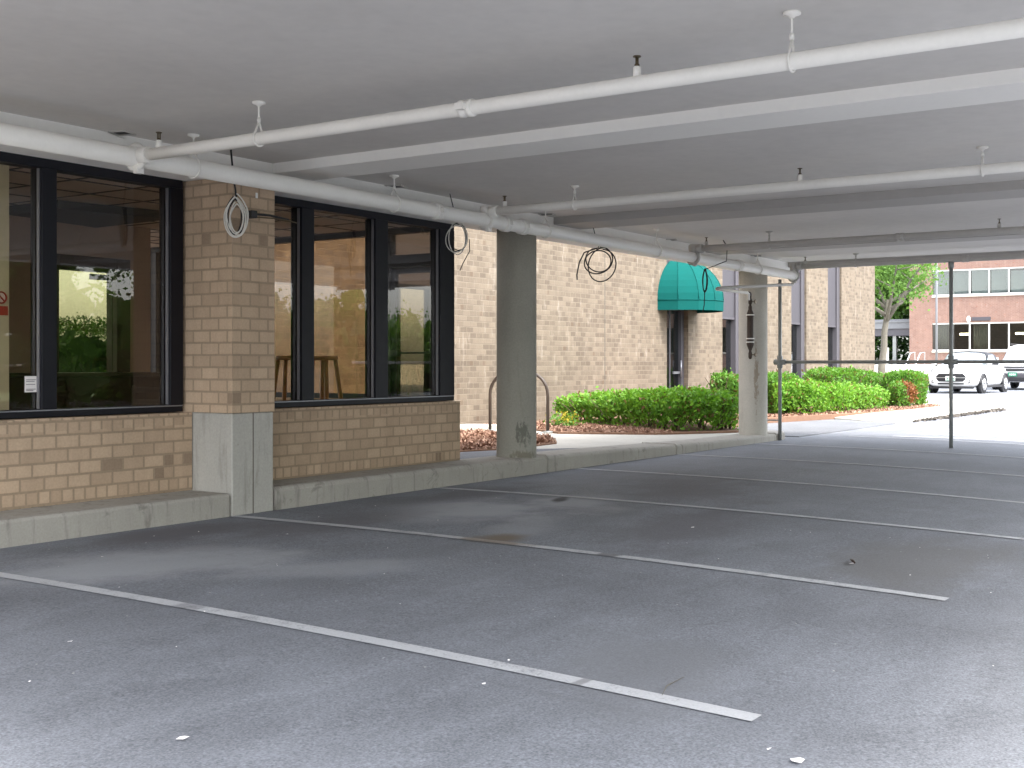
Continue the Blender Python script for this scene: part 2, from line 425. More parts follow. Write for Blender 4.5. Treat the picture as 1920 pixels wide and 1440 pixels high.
M['hedge2'] = leafmat('hedge_leaf_deep', (.15, .31, .045), (.07, .17, .032), .36, (.14, .10, .04))
M['hedgedead'] = leafmat('dead_leaf', (.30, .12, .05), (.20, .085, .035), .2)
M['tree'] = leafmat('tree_leaf', (.13, .24, .05), (.075, .155, .035), .4)
M['tree2'] = leafmat('tree_leaf_deep', (.045, .10, .03), (.03, .07, .02), .3)
M['yellow'] = leafmat('yellow_flower', (.50, .40, .04), (.40, .32, .05), .3)

# ------------------------------------------------------------------ ground, kerbs, paths
def sheet(name, us, ys, zf, mat, kind='structure'):
    us = np.array(us, float); ys = np.array(ys, float)
    V = np.array([(u, y, zf(u, y)) for u in us for y in ys]); n = len(ys)
    F = np.array([(i*n+j, (i+1)*n+j, (i+1)*n+j+1, i*n+j+1) for i in range(len(us)-1) for j in range(n-1)])
    o = np_mesh(name, V, F, mat, None, True); tag(o, kind=kind); return o
ax = [-400, -150, -60, -30] + list(np.arange(-16, 62, .75)) + [66, 72, 80, 100, 150, 400]
ay = [-400, -150, -60, -35, -25, -20] + list(np.arange(-16, 16, .5)) + [18, 22, 30, 60, 150, 400]
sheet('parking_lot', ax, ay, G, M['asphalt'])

def topz(dz): return lambda x, y: G(x, max(y, 0)) + dz
def slab(name, poly, h, mat, bev=0, base=-.3):
    return MB().prism(poly, topz(base), topz(h)).build(name, mat, None, bev, kind='structure')
def strip_slab(name, u0, u1, y0, y1, h, mat, n=24, base=-.25, bev=0):
    """long slab following the terrain"""
    b = MB()
    us = [lerp(u0, u1, i/n) for i in range(n+1)]
    hf = h if callable(h) else (lambda u: h)
    for i in range(n):
        a, c = us[i], us[i+1]
        za, zc = [(G(q, max(y, 0)) + hf(q)) for q in (a, c) for y in (y0,)], None
        T = [(a, y0, G(a, 0)+hf(a)), (c, y0, G(c, 0)+hf(c)), (c, y1, G(c, max(y1, 0))+hf(c)), (a, y1, G(a, max(y1, 0))+hf(a))]
        b.face(T)
        b.face([(a, y0, G(a, 0)+base), (c, y0, G(c, 0)+base), T[1], T[0]])
        b.face([(c, y1, base+G(c, max(y1, 0))), (a, y1, base+G(a, max(y1, 0))), T[3], T[2]])
    for q, rev in ((u0, 0), (u1, 1)):
        F = [(q, y1, base), (q, y0, base), (q, y0, G(q, 0)+hf(q)), (q, y1, G(q, max(y1, 0))+hf(q))]
        b.face(F[::-1] if rev else F)
    return b.build(name, mat, None, bev, kind='structure')

# kerb pieces (0.19 m at the pier, dying away towards the far column)
KH = lambda u: lerp(.195, .115, ss(u, 4.2, 10.5))
MB().prism([(-9, .0), (-.012, .0), (-.012, .5), (-9, .5)], -.3, .19).build('kerb', M['kerb'], None, .025, kind='structure')
b = MB()
def kerb_run(b, us, y0, y1):
    for i in range(len(us)-1):
        a, c = us[i], us[i+1]
        b.box(a, c, y0, y1, -.3, KH((a+c)/2))
def kerb_piece(u0, u1, poly=None):
    n = max(1, int((u1-u0)/1.2))
    P = MB(); N = []
    prof = lambda u: [(0.0, -.3), (0.0, KH(u)-.03), (.03, KH(u)), (.52, KH(u)), (.52, -.3)]
    for i in range(n+1):
        u = lerp(u0, u1, i/n)
        for y, z in prof(u): P.v.append((u, y, z))
    for i in range(n):
        for j in range(4):
            P.f.append((i*5+j, (i+1)*5+j, (i+1)*5+j+1, i*5+j+1)); P.sm.append(False)
    P.f.append((4, 3, 2, 1, 0)); P.sm.append(False)
    P.f.append(tuple(n*5+k for k in range(5))); P.sm.append(False)
    return P.build('kerb', M['kerb'], None, .012, kind='structure')
kerb_piece(.505, 4.84); kerb_piece(4.86, 8.2); kerb_piece(8.214, 11.9)
# rounded nose of the kerb past the far column
nose = [(11.914, .0), (12.35, .03), (12.75, .2), (12.95, .55), (12.98, 1.0), (12.45, 1.0), (12.4, .62), (12.2, .52), (11.914, .52)]
MB().prism(nose, -.3, .11).build('kerb', M['kerb'], None, .02, kind='structure')

# walks and beds behind the kerb, each laid a few millimetres above the one below
slab('sidewalk', [(3.4, .522), (11.9, .522), (12.4, .66), (12.42, 1.0), (12.42, 5.49), (3.4, 5.49)], .10, M['walk'])
MB().prism([(3.6, .53), (7.6, .53), (7.3, .95), (6.6, 1.55), (5.5, 1.95), (3.6, 2.3)], .05, .108).build('path', M['apron'], None, kind='structure')
MB().prism([(3.6, 2.35), (5.6, 2.0), (6.6, 1.65), (7.9, 1.75), (9.2, 2.7), (9.4, 3.15), (9.5, 3.9), (9.7, 4.5), (10.2, 4.7), (3.6, 4.7)], .05, .122).build('mulch_bed', M['mulch'], None, .01, kind='structure')
MB().prism([(10.05, 3.05), (10.7, 1.6), (11.0, 1.35), (12.0, .75), (12.38, .68), (12.8, 1.05), (14.0, 2.0), (17, 2.3), (19, 1.9), (21.5, 1.35), (24.0, 1.15), (27.0, 1.2), (27.5, 5.49), (10.9, 5.49), (10.9, 4.2)], .0, .135).build('mulch_bed', M['mulch'], None, .01, kind='structure')
MB().prism([(3.6, 4.75), (11.2, 4.75), (10.85, 5.49), (3.6, 5.49)], .0, .17).build('sidewalk', M['walk'], None, .01, kind='structure')
# asphalt drive mouth between the kerb nose and the plaza, then the pale plaza and its ragged kerb
b = MB().prism([(12.99, .02), (13.05, 1.1), (14.0, 1.95), (17, 2.25), (19.6, 1.75), (20.2, .02)], -.2, .016)
b.build('driveway', M['apron'], None, kind='structure')
pl = [(18.6, .0), (27.9, .0), (29.0, .02), (29.9, .5), (30.4, 1.4), (31.5, 3.0), (33.0, 5.4), (27.3, 5.4), (27.2, 1.25), (24.0, 1.18), (21.5, 1.38), (19.8, 1.75)]
b = MB()
cu = []
k = len(pl); cx = sum(p[0] for p in pl)/k
b.prism(pl, lambda x, y: G(x, y)-.3, lambda x, y: rise(x, y)+.03+.09*ss(x, 18.6, 22))
b.build('plaza', M['walk'], None, .02, kind='structure')
sheet('sidewalk', np.arange(36, 71, 2.), np.arange(5.6, 60, 2.), lambda u, y: G(u, y)+.12*ss(u, 36, 40)-.05, M['walk'])
sheet('lawn', np.arange(-60, 120, 6.), -np.arange(34, 90, 4.), lambda u, y: G(u, y)+.06, M['grass'])

# parking lines (worn paint lying on the drive)
def pline(u, t0, t1, w=.1, skew=0.):
    n = 28; V = []; F = []
    for i in range(n+1):
        t = lerp(t0, t1, i/n)
        for s in (-.5, .5):
            uu = u + s*w + skew*t
            V.append((uu, -t, G(uu, -t)+.005))
    for i in range(n): F.append((2*i, 2*i+1, 2*i+3, 2*i+2))
    o = np_mesh('parking_line', np.array(V), np.array(F)[:, ::-1], M['line']); tag(o, kind='structure')
for u in (-2.74, 0.0, 2.74, 5.46, 8.2, 10.95, 13.7, 16.4, 19.2, 22.0, 24.8):
    pline(u, .02 if u < 12 else .6, 5.68 if u < 1 else 6.4)

for i in range(6): pline(14.1+.95*i, 1.2, 6.6, .2, .12)
# leaf litter and grit lying along the outer kerb
rng = np.random.default_rng(91); n = 1500
uu = 19.5+8.6*rng.random(n)**.8; dn = rng.random(n) < (.35+.65*(np.sin(uu*2.1)+np.sin(uu*5.3) > -.2)); uu = uu[dn]
P = np.column_stack([uu, -.02-.16*np.abs(rng.normal(size=len(uu)))*.7, np.zeros(len(uu))]); P[:, 1] += np.where(uu > 28, (uu-28)*.22, 0)
P[:, 2] = [G(a, b)+.02 for a, b in P[:, :2]]
V, F = leaf_arrays(P, .09, rng, .6, .2); tag(np_mesh('leaf_litter', V, F, M['litter']), 'dark leaf litter and grit along the outer kerb', 'litter', kind='stuff')

# ------------------------------------------------------------------ garage ceiling
Zc = 3.0
ce = empty('ceiling', (4, -4, Zc)); tag(ce, kind='structure')
inv = lambda o: Matrix.Translation(o.location).inverted()
def child(mb, name, mat, parent, **kw):
    """mesh given in world coordinates, parented to an unrotated Empty"""
    o = mb.build(name, mat, parent, **kw)
    keep(o, o.parent)
    return o
C0, C1, CT = -5.6, 13.45, -8.4
child(MB().box(C0, C1, CT, .654, Zc, 3.7), 'slab', M['ceil'], ce)
for a, w in ((.67, .5), (5.32, .62), (9.6, .5), (12.95, .49)):
    child(MB().box(a, a+w, CT+.02, .205, Zc-.088, Zc+.02), 'beam', M['beam'] if a < 2 else M['beam_shaded'], ce, bevel=.006)
child(MB().box(C0+.02, C1-.02, .21, .65, 2.79, Zc+.02), 'edge_beam', M['beam'], ce, bevel=.006)
child(MB().box(C0+.01, C1-.01, CT+.01, CT+.35, 2.86, Zc+.02), 'beam', M['ceil'], ce, bevel=.006)

# ------------------------------------------------------------------ tan brick office with its storefront windows
office = empty('office_building', (0, .5, 0), 0, 'tan brick office front under the garage ceiling with dark framed storefront windows', 'building')
def off(mb, name, mat, **kw): return child(mb, name, mat, office, **kw)
WY = .47   # face of the low walls
off(MB().box(-9, -.004, WY, .72, .19, .84), 'lower_wall', M['brick_sill'], bevel=.004)
off(MB().box(.497, 3.80, WY, .72, .19, .84), 'lower_wall', M['brick_sill'], bevel=.004)
pier = off(MB().box(0, .487, 0, .74, .842, 2.788), 'pier', M['brick'], bevel=.004)
base = MB().box(.006, .478, .006, .52, -.1, .84).build('concrete_base', M['conc'], pier, bevel=.012)
keep(base, base.parent)
o = MB().box(.236, .246, .0035, .01, -.05, .838).build('joint', M['bark'], base); keep(o, base)
off(MB().box(-9, 3.8, .655, .9, 2.803, 3.7), 'head_wall', M['brick'])
def sub(mb, name, mat, par, **kw):
    o = mb.build(name, mat, par, **kw); keep(o, o.parent); return o
FY0, FY1 = .555, .70
def window(x0, x1, mulls, jl=.07, jr=.13):
    f = MB(); e = MB(); g = MB()
    f.box(x0, x1, FY0, FY1, .845, .905); f.box(x0, x1, FY0, FY1, 2.72, 2.80)
    for a, c in mulls: f.box(a, c, FY0-.004, FY1-.003, .905, 2.72)
    w = off(f, 'window', M['alu'], bevel=.005)
    # bright worn edges of the glazing beads
    for a, c in mulls:
        e.box(a-.009, a-.002, FY0+.02, FY0+.05, .91, 2.715)
    e.box(x0+.01, x1-.01, FY0-.008, FY0-.0055, .893, .9025)
    sub(e, 'glazing_bead', M['alu_edge'], w)
    xs = [x0] + [q for p in mulls for q in p] + [x1]
    for i in range(0, len(xs)-1, 2):
        if xs[i+1]-xs[i] > .15:
            gp = MB().box(xs[i]-.01, xs[i+1]+.01, FY0+.06, FY0+.072, .895, 2.73)
            sub(gp, 'pane', M['glass'], w)
    return w
window(-8.9, -.03, [(-8.9, -8.82), (-7.0, -6.88), (-5.2, -5.08), (-3.3, -3.18), (-1.385, -1.255), (-.165, -.03)])
window(.49, 3.805, [(.49, .56), (1.395, 1.565), (2.465, 2.66), (3.545, 3.805)])
# glazed end wall with the entrance door
EX0, EX1 = 3.70, 3.80
f = MB()
f.box(EX0, EX1, FY1, 5.48, 2.72, 2.80)
f.box(EX0, EX1, 1.67, 5.48, .845, .905)
for a, c in ((1.38, 1.67), (3.6, 3.75), (5.36, 5.48)): f.box(EX0-.003, EX1+.003, a, c, .19, 2.72)
f.box(EX0-.004, EX1+.004, FY1, 1.38, 2.34, 2.48)
ew = off(f, 'end_window', M['alu'], bevel=.005)
for a, c in ((1.67, 3.6), (3.75, 5.36)): sub(MB().box(3.744, 3.756, a-.01, c+.01, .89, 2.73), 'pane', M['glass_side'], ew)
sub(MB().box(3.744, 3.756, FY1-.01, 1.39, 2.47, 2.73), 'pane', M['glass_side'], ew)
off(MB().box(3.66, 3.797, 1.67, 5.48, .19, .84), 'end_wall', M['brick'])
d = MB(); d.box(3.72, 3.78, .70, .76, .2, 2.335); d.box(3.72, 3.78, 1.32, 1.378, .2, 2.335); d.box(3.72, 3.78, .76, 1.32, .2, .38); d.box(3.72, 3.78, .76, 1.32, 2.27, 2.335)
dr = off(d, 'door', M['alu'], bevel=.004)
sub(MB().box(3.745, 3.755, .755, 1.325, .37, 2.28), 'pane', M['glass_side'], dr)
h = MB(); h.box(3.65, 3.72, 1.24, 1.37, 1.335, 1.41); h.box(3.665, 3.70, .72, 1.3, 1.362, 1.384)
sub(h, 'handle', M['black'], dr, bevel=.004)
# room behind the glass
off(MB().box(-9, 3.66, .72, 5.5, .10, .17), 'floor', M['carpet'])
off(MB().box(-9, 3.69, .905, 5.5, 2.785, 2.9), 'ceiling', M['intile'])
gm = MB()
for i in range(-14, 7): gm.box(i*.61-.012, i*.61+.012, .91, 5.4, 2.779, 2.786)
for j in range(2, 9): gm.box(-8.9, 3.68, j*.61-.012, j*.61+.012, 2.778, 2.7865)
off(gm, 'ceiling_grid', M['darkwood'])
off(MB().box(-9, .86, 3.6, 3.72, .17, 2.785), 'partition', M['inwall'])
off(MB().box(1.84, 2.15, 3.6, 3.72, .17, 2.785), 'partition', M['inwall'])
off(MB().box(.86, 1.84, 3.6, 3.72, 2.40, 2.785), 'partition', M['inwall'])
off(MB().box(-9.1, -8.9, .7, 5.5, .1, .6), 'open_side_wall', M['paleW'])  # unseen end wall, kept low to let daylight into the room
off(MB().box(-9, 3.66, 5.5, 5.7, .0, .3), 'open_rear_wall', M['inwall'])  # unseen rear wall, left open above so daylight brightens the room
off(MB().box(-9.1, 3.8, .9, 5.7, 2.95, 3.7), 'roof', M['ceil'])
fr = MB(); fr.box(.86, .93, 3.56, 3.74, .17, 2.40); fr.box(1.66, 1.84, 3.56, 3.74, .17, 2.40); fr.box(.93, 1.66, 3.56, 3.74, 2.25, 2.40)
idr = off(fr, 'inner_door', M['darkwood'], bevel=.004)
sub(MB().box(.93, 1.66, 3.63, 3.645, .17, 2.25), 'pane', M['glass_olive'], idr)
sub(MB().box(1.30, 1.53, 3.54, 3.56, 2.155, 2.215), 'door_closer', M['black'], idr)
pp = off(MB().box(-3.2, -1.36, 1.0, 1.12, .17, 2.785), 'partition', M['paleW'])
ns = MB(); ns.lathe((-1.435, .994, 1.755), [(.045, -.003), (.05, 0), (.05, .003)], 20, 'y')
sign = sub(ns, 'sign', M['paper'], pp)
o = MB().path([(-1.435+.043*math.cos(t*math.pi/10), .987, 1.755+.043*math.sin(t*math.pi/10)) for t in range(20)], .0065, 6, closed=True)
o.tube((-1.465, .987, 1.785), (-1.405, .987, 1.725), .006, 6); o.box(-1.49, -1.38, .984, .996, 1.62, 1.69)
sub(o, 'sign_print', M['redsign'], pp)
off(MB().box(-1.3, 1.83, 3.0, 3.45, .17, 1.12).box(-1.34, 1.86, 2.96, 3.5, 1.121, 1.16), 'counter', M['darkwood'], bevel=.005)
# black drop panel in the room's ceiling
v = MB(); v.prism([(.09, 2.40), (1.23, 2.18), (1.30, 3.45), (.06, 3.2)], 2.70, 2.777)
off(v, 'ceiling_grille', M['grille'])
# notice on the inside of the glass
nt = MB().box(-1.492, -1.392, FY0+.052, FY0+.0545, 1.035, 1.155).build('paper_notice', M['paper'], None, label='small white paper notice stuck to the window glass beside the mullion', cat='notice', origin=(-1.44, FY0+.053, 1.1))
l = MB()
for z, w in ((1.13, .08), (1.118, .07), (1.095, .075), (1.06, .08), (1.05, .06)):
    l.box(-1.482, -1.482+w, FY0+.0485, FY0+.0505, z-.004, z)
o = l.build('print', M['ink'], nt); keep(o, o.parent)
# white anchor plate left on the pier
MB().prism([(.26, -.006), (.285, -.006), (.285, .0), (.26, .0)], 2.635, 2.68).build('wall_anchor', M['white'], None, .004, label='small white anchor plate high on the tan brick pier', cat='wall plate', origin=(.27, -.003, 2.65))

# furniture in the room
def stool(x, y, rz, label):
    t = empty('wooden_stool', (x, y, .17), rz, label, 'stool', 'wooden stools behind the storefront glass')
    s = MB().lathe((0, 0, 1.12), [(.13, 0), (.155, .012), (.155, .04), (.13, .05)], 20).build('seat', M['wood'], t)
    for sx in (-1, 1):
        for sy in (-1, 1):
            MB().path([(sx*.09, sy*.09, 1.12), (sx*.2, sy*.2, 0)], [.024, .028], 8).build('leg', M['wood'], t)
    for z, r in ((.3, .17), (.62, .145)):
        for a in range(4):
            c, s_ = [(1, 1), (-1, 1), (-1, -1), (1, -1)][a], [(1, 1), (-1, 1), (-1, -1), (1, -1)][(a+1) % 4]
            MB().tube((c[0]*r, c[1]*r, z), (s_[0]*r, s_[1]*r, z), .012, 6).build('stretcher', M['wood'], t)
    return t
stool(2.72, 2.0, .3, 'tall wooden stool behind the narrow pane next to the brick pier')
stool(3.28, 2.0, .1, 'tall wooden stool behind the wide pane left of the door')
ch = empty('wooden_chair', (1.30, 2.5, .17), R(-35), 'dark wooden ladder back chair seen low through the window beside the pier', 'chair')
for sx in (-.2, .2):
    MB().box(sx-.02, sx+.02, .18, .22, 0, .86).build('leg', M['darkwood'], ch)
    MB().box(sx-.02, sx+.02, -.22, -.18, 0, .45).build('leg', M['darkwood'], ch)
MB().box(-.22, .22, -.23, .23, .45, .49).build('seat', M['darkwood'], ch, bevel=.01)
b = MB()
for z in (.56, .66, .78): b.box(-.18, .18, .188, .21, z, z+.055)
b.build('backrest', M['darkwood'], ch)

# ------------------------------------------------------------------ concrete columns
def column(u, y, z0, label, mat='column'):
    c = MB()
    n = 40; prof = [(.232, z0-.1), (.232, z0+.01), (.229, z0+.05), (.229, 2.0), (.229, 2.788)]
    c.lathe((u, y, 0), prof, n)
    return c.build('concrete_column', M[mat], None, label=label, cat='column', group='round columns along the kerb', origin=(u, y, z0))
column(4.59, .25, .19, 'round grey concrete column standing in front of the bike rack')
column(11.5, .24, .11, 'round grey concrete column with the rusty drain valve at the hedge end', 'column_lit')
st = MB()
rs = random.Random(4)

# ------------------------------------------------------------------ sprinkler pipes
def couplings(par, pts, r, axis, name='coupling', mat=None):
    for p in pts:
        c = MB(); c.lathe(p, [(r*1.02, -.05), (r*1.22, -.045), (r*1.22, -.015), (r*1.1, -.01), (r*1.1, .01), (r*1.22, .015), (r*1.22, .045), (r*1.02, .05)], 20, axis)
        side = (0, 1, 0) if axis == 'x' else (1, 0, 0)
        for s in (-1, 1):
            q = (p[0]+side[0]*s*r*1.3, p[1]+side[1]*s*r*1.3, p[2])
            c.box(q[0]-.03, q[0]+.03, q[1]-.03, q[1]+.03, q[2]-.02, q[2]+.02)
        o = c.build(name, mat or M['pipe'], par); keep(o, o.parent)
def hanger(par, x, y, z, r, axis, mat=None):
    """ceiling flange, rod and clevis round the pipe"""
    mat = mat or M['pipe']
    h = MB(); h.tube((x, y, z+r+.07), (x, y, Zc-.005), .0065, 8)
    h.lathe((x, y, Zc), [(.012, -.03), (.02, -.02), (.045, -.012), (.045, .0)], 14)
    h.lathe((x, y, z+r+.075), [(.012, -.012), (.014, 0), (.012, .02)], 8)
    if axis == 'y': loop = [(x+math.cos(t)*(r+.012), y, z+math.sin(t)*(r+.012)) for t in [i*math.pi/9-math.pi/2+1.2+math.pi/2-1.2 for i in range(-9, 10)]]
    pts = []
    for i in range(-12, 13):
        t = math.pi*1.5 + i*math.pi/12*.78
        a, c = math.cos(t)*(r+.008), math.sin(t)*(r+.008)
        pts.append((x+a, y, z+c) if axis == 'y' else (x, y+a, z+c))
    pts = [(x, y, z+r+.075)] + pts + [(x, y, z+r+.075)]
    h.path(pts, .007, 6)
    o = h.build('hanger', mat, par); keep(o, o.parent)
def head(par, x, y, z, r, mat=None):
    s = MB(); s.lathe((x, y, z), [(.022, r*.7), (.022, r+.045), (.017, r+.05)], 12)
    o = s.build('sprinkler_head', mat or M['pipe'], par); keep(o, o.parent)
    f = MB(); f.lathe((x, y, z), [(.014, r+.05), (.014, r+.062)], 10)
    f.tube((x-.013, y, z+r+.06), (x-.013, y, z+r+.10), .0035, 6); f.tube((x+.013, y, z+r+.06), (x+.013, y, z+r+.10), .0035, 6); f.tube((x, y, z+r+.06), (x, y, z+r+.10), .004, 6)
    f.lathe((x, y, z), [(.022, r+.10), (.022, r+.106)], 12)
    q = f.build('deflector', M['brass'], o); keep(q, q.parent)

MY, MR = -.25, .070
def MZf(u): return 2.743 - .0039*u
mp = empty('sprinkler_main_pipe', (4, MY, 2.72), 0, 'thick white painted sprinkler main running along the wall below the ceiling', 'pipe')
child(MB().path([(-6.5, MY, MZf(-6.5)), (3, MY, MZf(3)), (12.05, MY, MZf(12.05))], MR, 32), 'pipe', M['pipe'], mp)
couplings(mp, [(q, MY, MZf(q)) for q in (2.42, 3.62, 3.95, 9.75)], MR, 'x')
for x in (-.63, 1.78, 4.42, 7.12, 10.5): hanger(mp, x, MY, MZf(x), MR, 'x')
child(MB().lathe((12.06, MY, MZf(12)), [(MR*1.02, -.12), (MR*1.2, -.1), (MR*1.2, .0), (MR*.8, .03), (.02, .04)], 20, 'x'), 'end_cap', M['pipe'], mp)

BR = .043
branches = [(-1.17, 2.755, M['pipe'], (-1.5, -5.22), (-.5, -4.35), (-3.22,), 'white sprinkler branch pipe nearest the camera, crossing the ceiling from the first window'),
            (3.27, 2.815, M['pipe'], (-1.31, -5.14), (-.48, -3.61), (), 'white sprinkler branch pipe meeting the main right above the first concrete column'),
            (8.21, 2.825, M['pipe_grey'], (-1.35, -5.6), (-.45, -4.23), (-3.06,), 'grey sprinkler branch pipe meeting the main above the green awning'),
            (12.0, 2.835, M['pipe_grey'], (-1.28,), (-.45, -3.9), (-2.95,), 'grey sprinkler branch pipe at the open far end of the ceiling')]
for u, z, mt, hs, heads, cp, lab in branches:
    MZ = MZf(u)
    bp = empty('sprinkler_branch_pipe', (u, MY, z), 0, lab, 'pipe', 'sprinkler branch pipes across the ceiling')
    e = MB(); e.path([(u, MY-.06, z), (u, -1, z), (u, -3, z), (u, -8.4, z)], BR, 20)
    child(e, 'pipe', mt, bp)
    t = MB(); t.lathe((u, MY, 0), [(.055, MZ+.06), (.055, z-.02), (.062, z-.01), (.062, z+.05), (.045, z+.065)], 16)
    t.lathe((u, MY-.10, z), [(.058, -.045), (.062, -.04), (.062, .04), (.058, .045)], 16, 'y')
    for s in (-1, 1): t.box(u+s*.12-.022, u+s*.12+.022, MY-.05, MY+.05, MZ+.0, MZ+.05)
    # strap of the mechanical tee round the main
    t.path([(u, MY+math.cos(q)*(MR+.014), MZ+math.sin(q)*(MR+.014)) for q in [i*math.pi/12 for i in range(24)]], .026, 6, closed=True)
    t.box(u-.03, u+.03, MY-.05, MY-.01, MZ-MR-.05, MZ-MR+.01)
    child(t, 'tee', mt, bp)
    for y in hs: hanger(bp, u, y, z, BR, 'y', mt)
    for y in heads: head(bp, u, y, z, BR, mt)
    couplings(bp, [(u, y, z) for y in cp], BR, 'y', mat=mt)

# pipe rail under the far edge
rail = empty('pipe_railing', (12, -1.4, -.08), 0, 'grey steel pipe railing with two tall posts and one crossbar at the far exit', 'railing')
for y, top in ((-.02, 2.64), (-2.74, 2.80)):
    p = child(MB().path([(12.0, y, G(12, y)-.06), (12.0, y, 1.0), (12, y, top)], .029, 14), 'post', M['steel'], rail)
child(MB().tube((12.0, -.02, 1.285), (12.0, -8.0, 1.285), .027, 14), 'crossbar', M['steel'], rail)
for y in (-.02, -2.74):
    c = MB(); c.lathe((12.0, y, 1.285), [(.034, -.10), (.044, -.095), (.044, .095), (.034, .10)], 16)
    c.lathe((12.0, y, 1.285), [(.034, -.10), (.044, -.095), (.044, .095), (.034, .10)], 16, 'y')
    child(c, 'fitting', M['steel'], rail)
child(MB().lathe((12.0, -2.74, 2.76), [(.03, -.06), (.042, -.05), (.042, .03), (.03, .04)], 14), 'fitting', M['steel'], rail)
child(MB().path([(12.0, -.02, .33), (11.99, .05, .33), (11.96, .25, .33)], .012, 8), 'bracket', M['steel'], rail)

# drain of the main: pipes back to the column and the rusty drum
dr = empty('drain_assembly', (11.1, .1, 2.0), 0, 'thin drain pipes with a dark rusty drip chamber hung on the far column', 'drain')
child(MB().path([(12.07, MY, 2.72), (12.12, MY+.02, 2.62), (12.06, MY+.04, 2.55), (11.9, -.20, 2.545), (10.6, -.09, 2.45), (9.62, -.03, 2.375), (9.56, .0, 2.365), (9.62, .03, 2.36)], .024, 10), 'pipe', M['pipe_grey'], dr)
child(MB().path([(9.62, .03, 2.36), (10.3, .03, 2.362), (10.78, .04, 2.365), (10.84, .045, 2.35), (10.845, .045, 2.25)], .024, 10), 'pipe', M['pipe'], dr)
DX, DY = 11.12, .13
ch = MB(); ch.lathe((DX, DY, 0), [(.015, 1.33), (.03, 1.36), (.03, 1.42), (.02, 1.46), (.05, 1.54), (.056, 1.56), (.056, 1.64), (.05, 1.65), (.05, 2.0), (.056, 2.01), (.056, 2.05), (.03, 2.12), (.03, 2.16), (.018, 2.19), (.03, 2.22), (.03, 2.27), (.02, 2.29), (.02, 2.36)], 16)
child(ch, 'drip_chamber', M['rust'], dr)
child(MB().path([(10.85, .045, 2.362), (11.0, .09, 2.368), (DX, DY, 2.36)], .025, 8), 'elbow', M['rust'], dr)
for z in (2.24, 1.40):
    v = MB(); v.lathe((DX+.03, DY-.075, z), [(.03, -.008), (.036, 0), (.03, .008)], 12, 'y'); v.tube((DX, DY, z), (DX+.03, DY-.07, z), .009, 6)
    child(v, 'valve_handle', M['brass'], dr)
for z in (2.03, 1.655, 1.60):
    child(MB().lathe((DX, DY, z), [(.064, -.008), (.064, .008)], 16), 'clamp', M['pipe'], dr)
    child(MB().box(DX, DX+.2, DY+.03, DY+.06, z-.01, z+.01), 'bracket', M['rust'], dr)

# ceiling boxes with loose covers
CV = [(-.99, .13, 'open junction box recess with bent cover in the ceiling beside the first tee'), (2.30, .16, 'thin open recess in the ceiling behind the hanger over the second window'),
      (5.0, .10, 'dark open recess in the ceiling just past the first column'), (8.41, .19, 'dark open recess in the ceiling above the black cable loops'), (11.43, .16, 'dark open recess in the ceiling above the far column')]
for i, (u, y, lab) in enumerate(CV):
    v = empty('ceiling_recess', (u, y, Zc), R(20), lab, 'recess', 'open cable recesses along the ceiling edge')
    s = .085 if i else .075
    fr = MB()
    for a in ((-s, s, -s, -s+.014), (-s, s, s-.014, s), (-s, -s+.014, -s+.014, s-.014), (s-.014, s, -s+.014, s-.014)): fr.box(a[0], a[1], a[2], a[3], -.012, .002)
    fr.build('frame', M['pipe_grey'], v)
    MB().box(-s+.014, s-.014, -s+.014, s-.014, -.004, .001).build('opening', M['black'], v)
    if i == 0:
        q = MB(); q.face([(-s, s, -.013), (s, s, -.013), (s, .0, -.045), (-s, .02, -.03)]); q.face([(-s, s, -.015), (-s, .02, -.032), (s, .0, -.047), (s, s, -.015)])
        q.build('cover', M['pipe'], v)

# ------------------------------------------------------------------ coiled cables
RX, RY = .556, -.831
def loop(c, rx, rz, n, seed, dx=.012, wob=.03, droop=0.):
    r = random.Random(seed); pts = []
    ph = r.random()*6
    for i in range(n*26+1):
        t = 2*math.pi*i/26; k = i/26.
        a = rx*(1+.10*math.sin(k*2.3+ph)) ; bz = rz*(1+.08*math.sin(k*1.7+ph*2))
        s = a*math.sin(t)*(1. if droop == 0 else (1-.55*max(0, math.cos(t))**2)); z = bz*math.cos(t)
        off = dx*math.sin(k*3.1+ph)
        pts.append((c[0]+RX*(s+wob*.4*math.sin(k*5+ph))-RY*0+.556*0-.83*off*.6, c[1]+RY*(s+wob*.4*math.sin(k*5+ph))-.55*off*.6, c[2]+z+wob*.3*math.sin(k*4+ph)))
    return pts
def cable_thing(loc, label, group='coiled cables hanging under the pipe'):
    return empty('cable_coil', loc, 0, label, 'cable', group)
def cable(par, pts, r, mat): 
    child(MB().path(pts, r, 6), 'cable', mat, par)
c = cable_thing((-.04, -.09, 2.45), 'oval coil of white and black cable hung on the corner of the brick pier')
cable(c, loop((-.04, -.09, 2.445), .085, .165, 3, 1, .02, .02, 1), .006, M['whitecable'])
cable(c, loop((-.035, -.07, 2.45), .07, .15, 3, 2, .02, .02, 1), .006, M['black'])
cable(c, loop((-.045, -.10, 2.43), .05, .13, 2, 3, .015, .02, 1), .006, M['whitecable'])
cable(c, [(-.04, -.09, 2.6), (-.038, -.08, 2.66), (-.04, -.06, 2.75), (-.04, -.03, 2.99)], .008, M['black'])
c = cable_thing((2.97, -.1, 2.5), 'round ring of white and black cable beside the storefront corner post')
cable(c, loop((2.97, -.10, 2.53), .105, .15, 2, 5, .015, .03), .006, M['whitecable'])
cable(c, loop((2.99, -.09, 2.54), .10, .145, 2, 6, .015, .02), .006, M['black'])
cable(c, [(3.04, -.2, 2.52), (3.05, -.2, 2.40), (3.02, -.14, 2.28), (2.99, -.12, 2.2)], .005, M['black'])
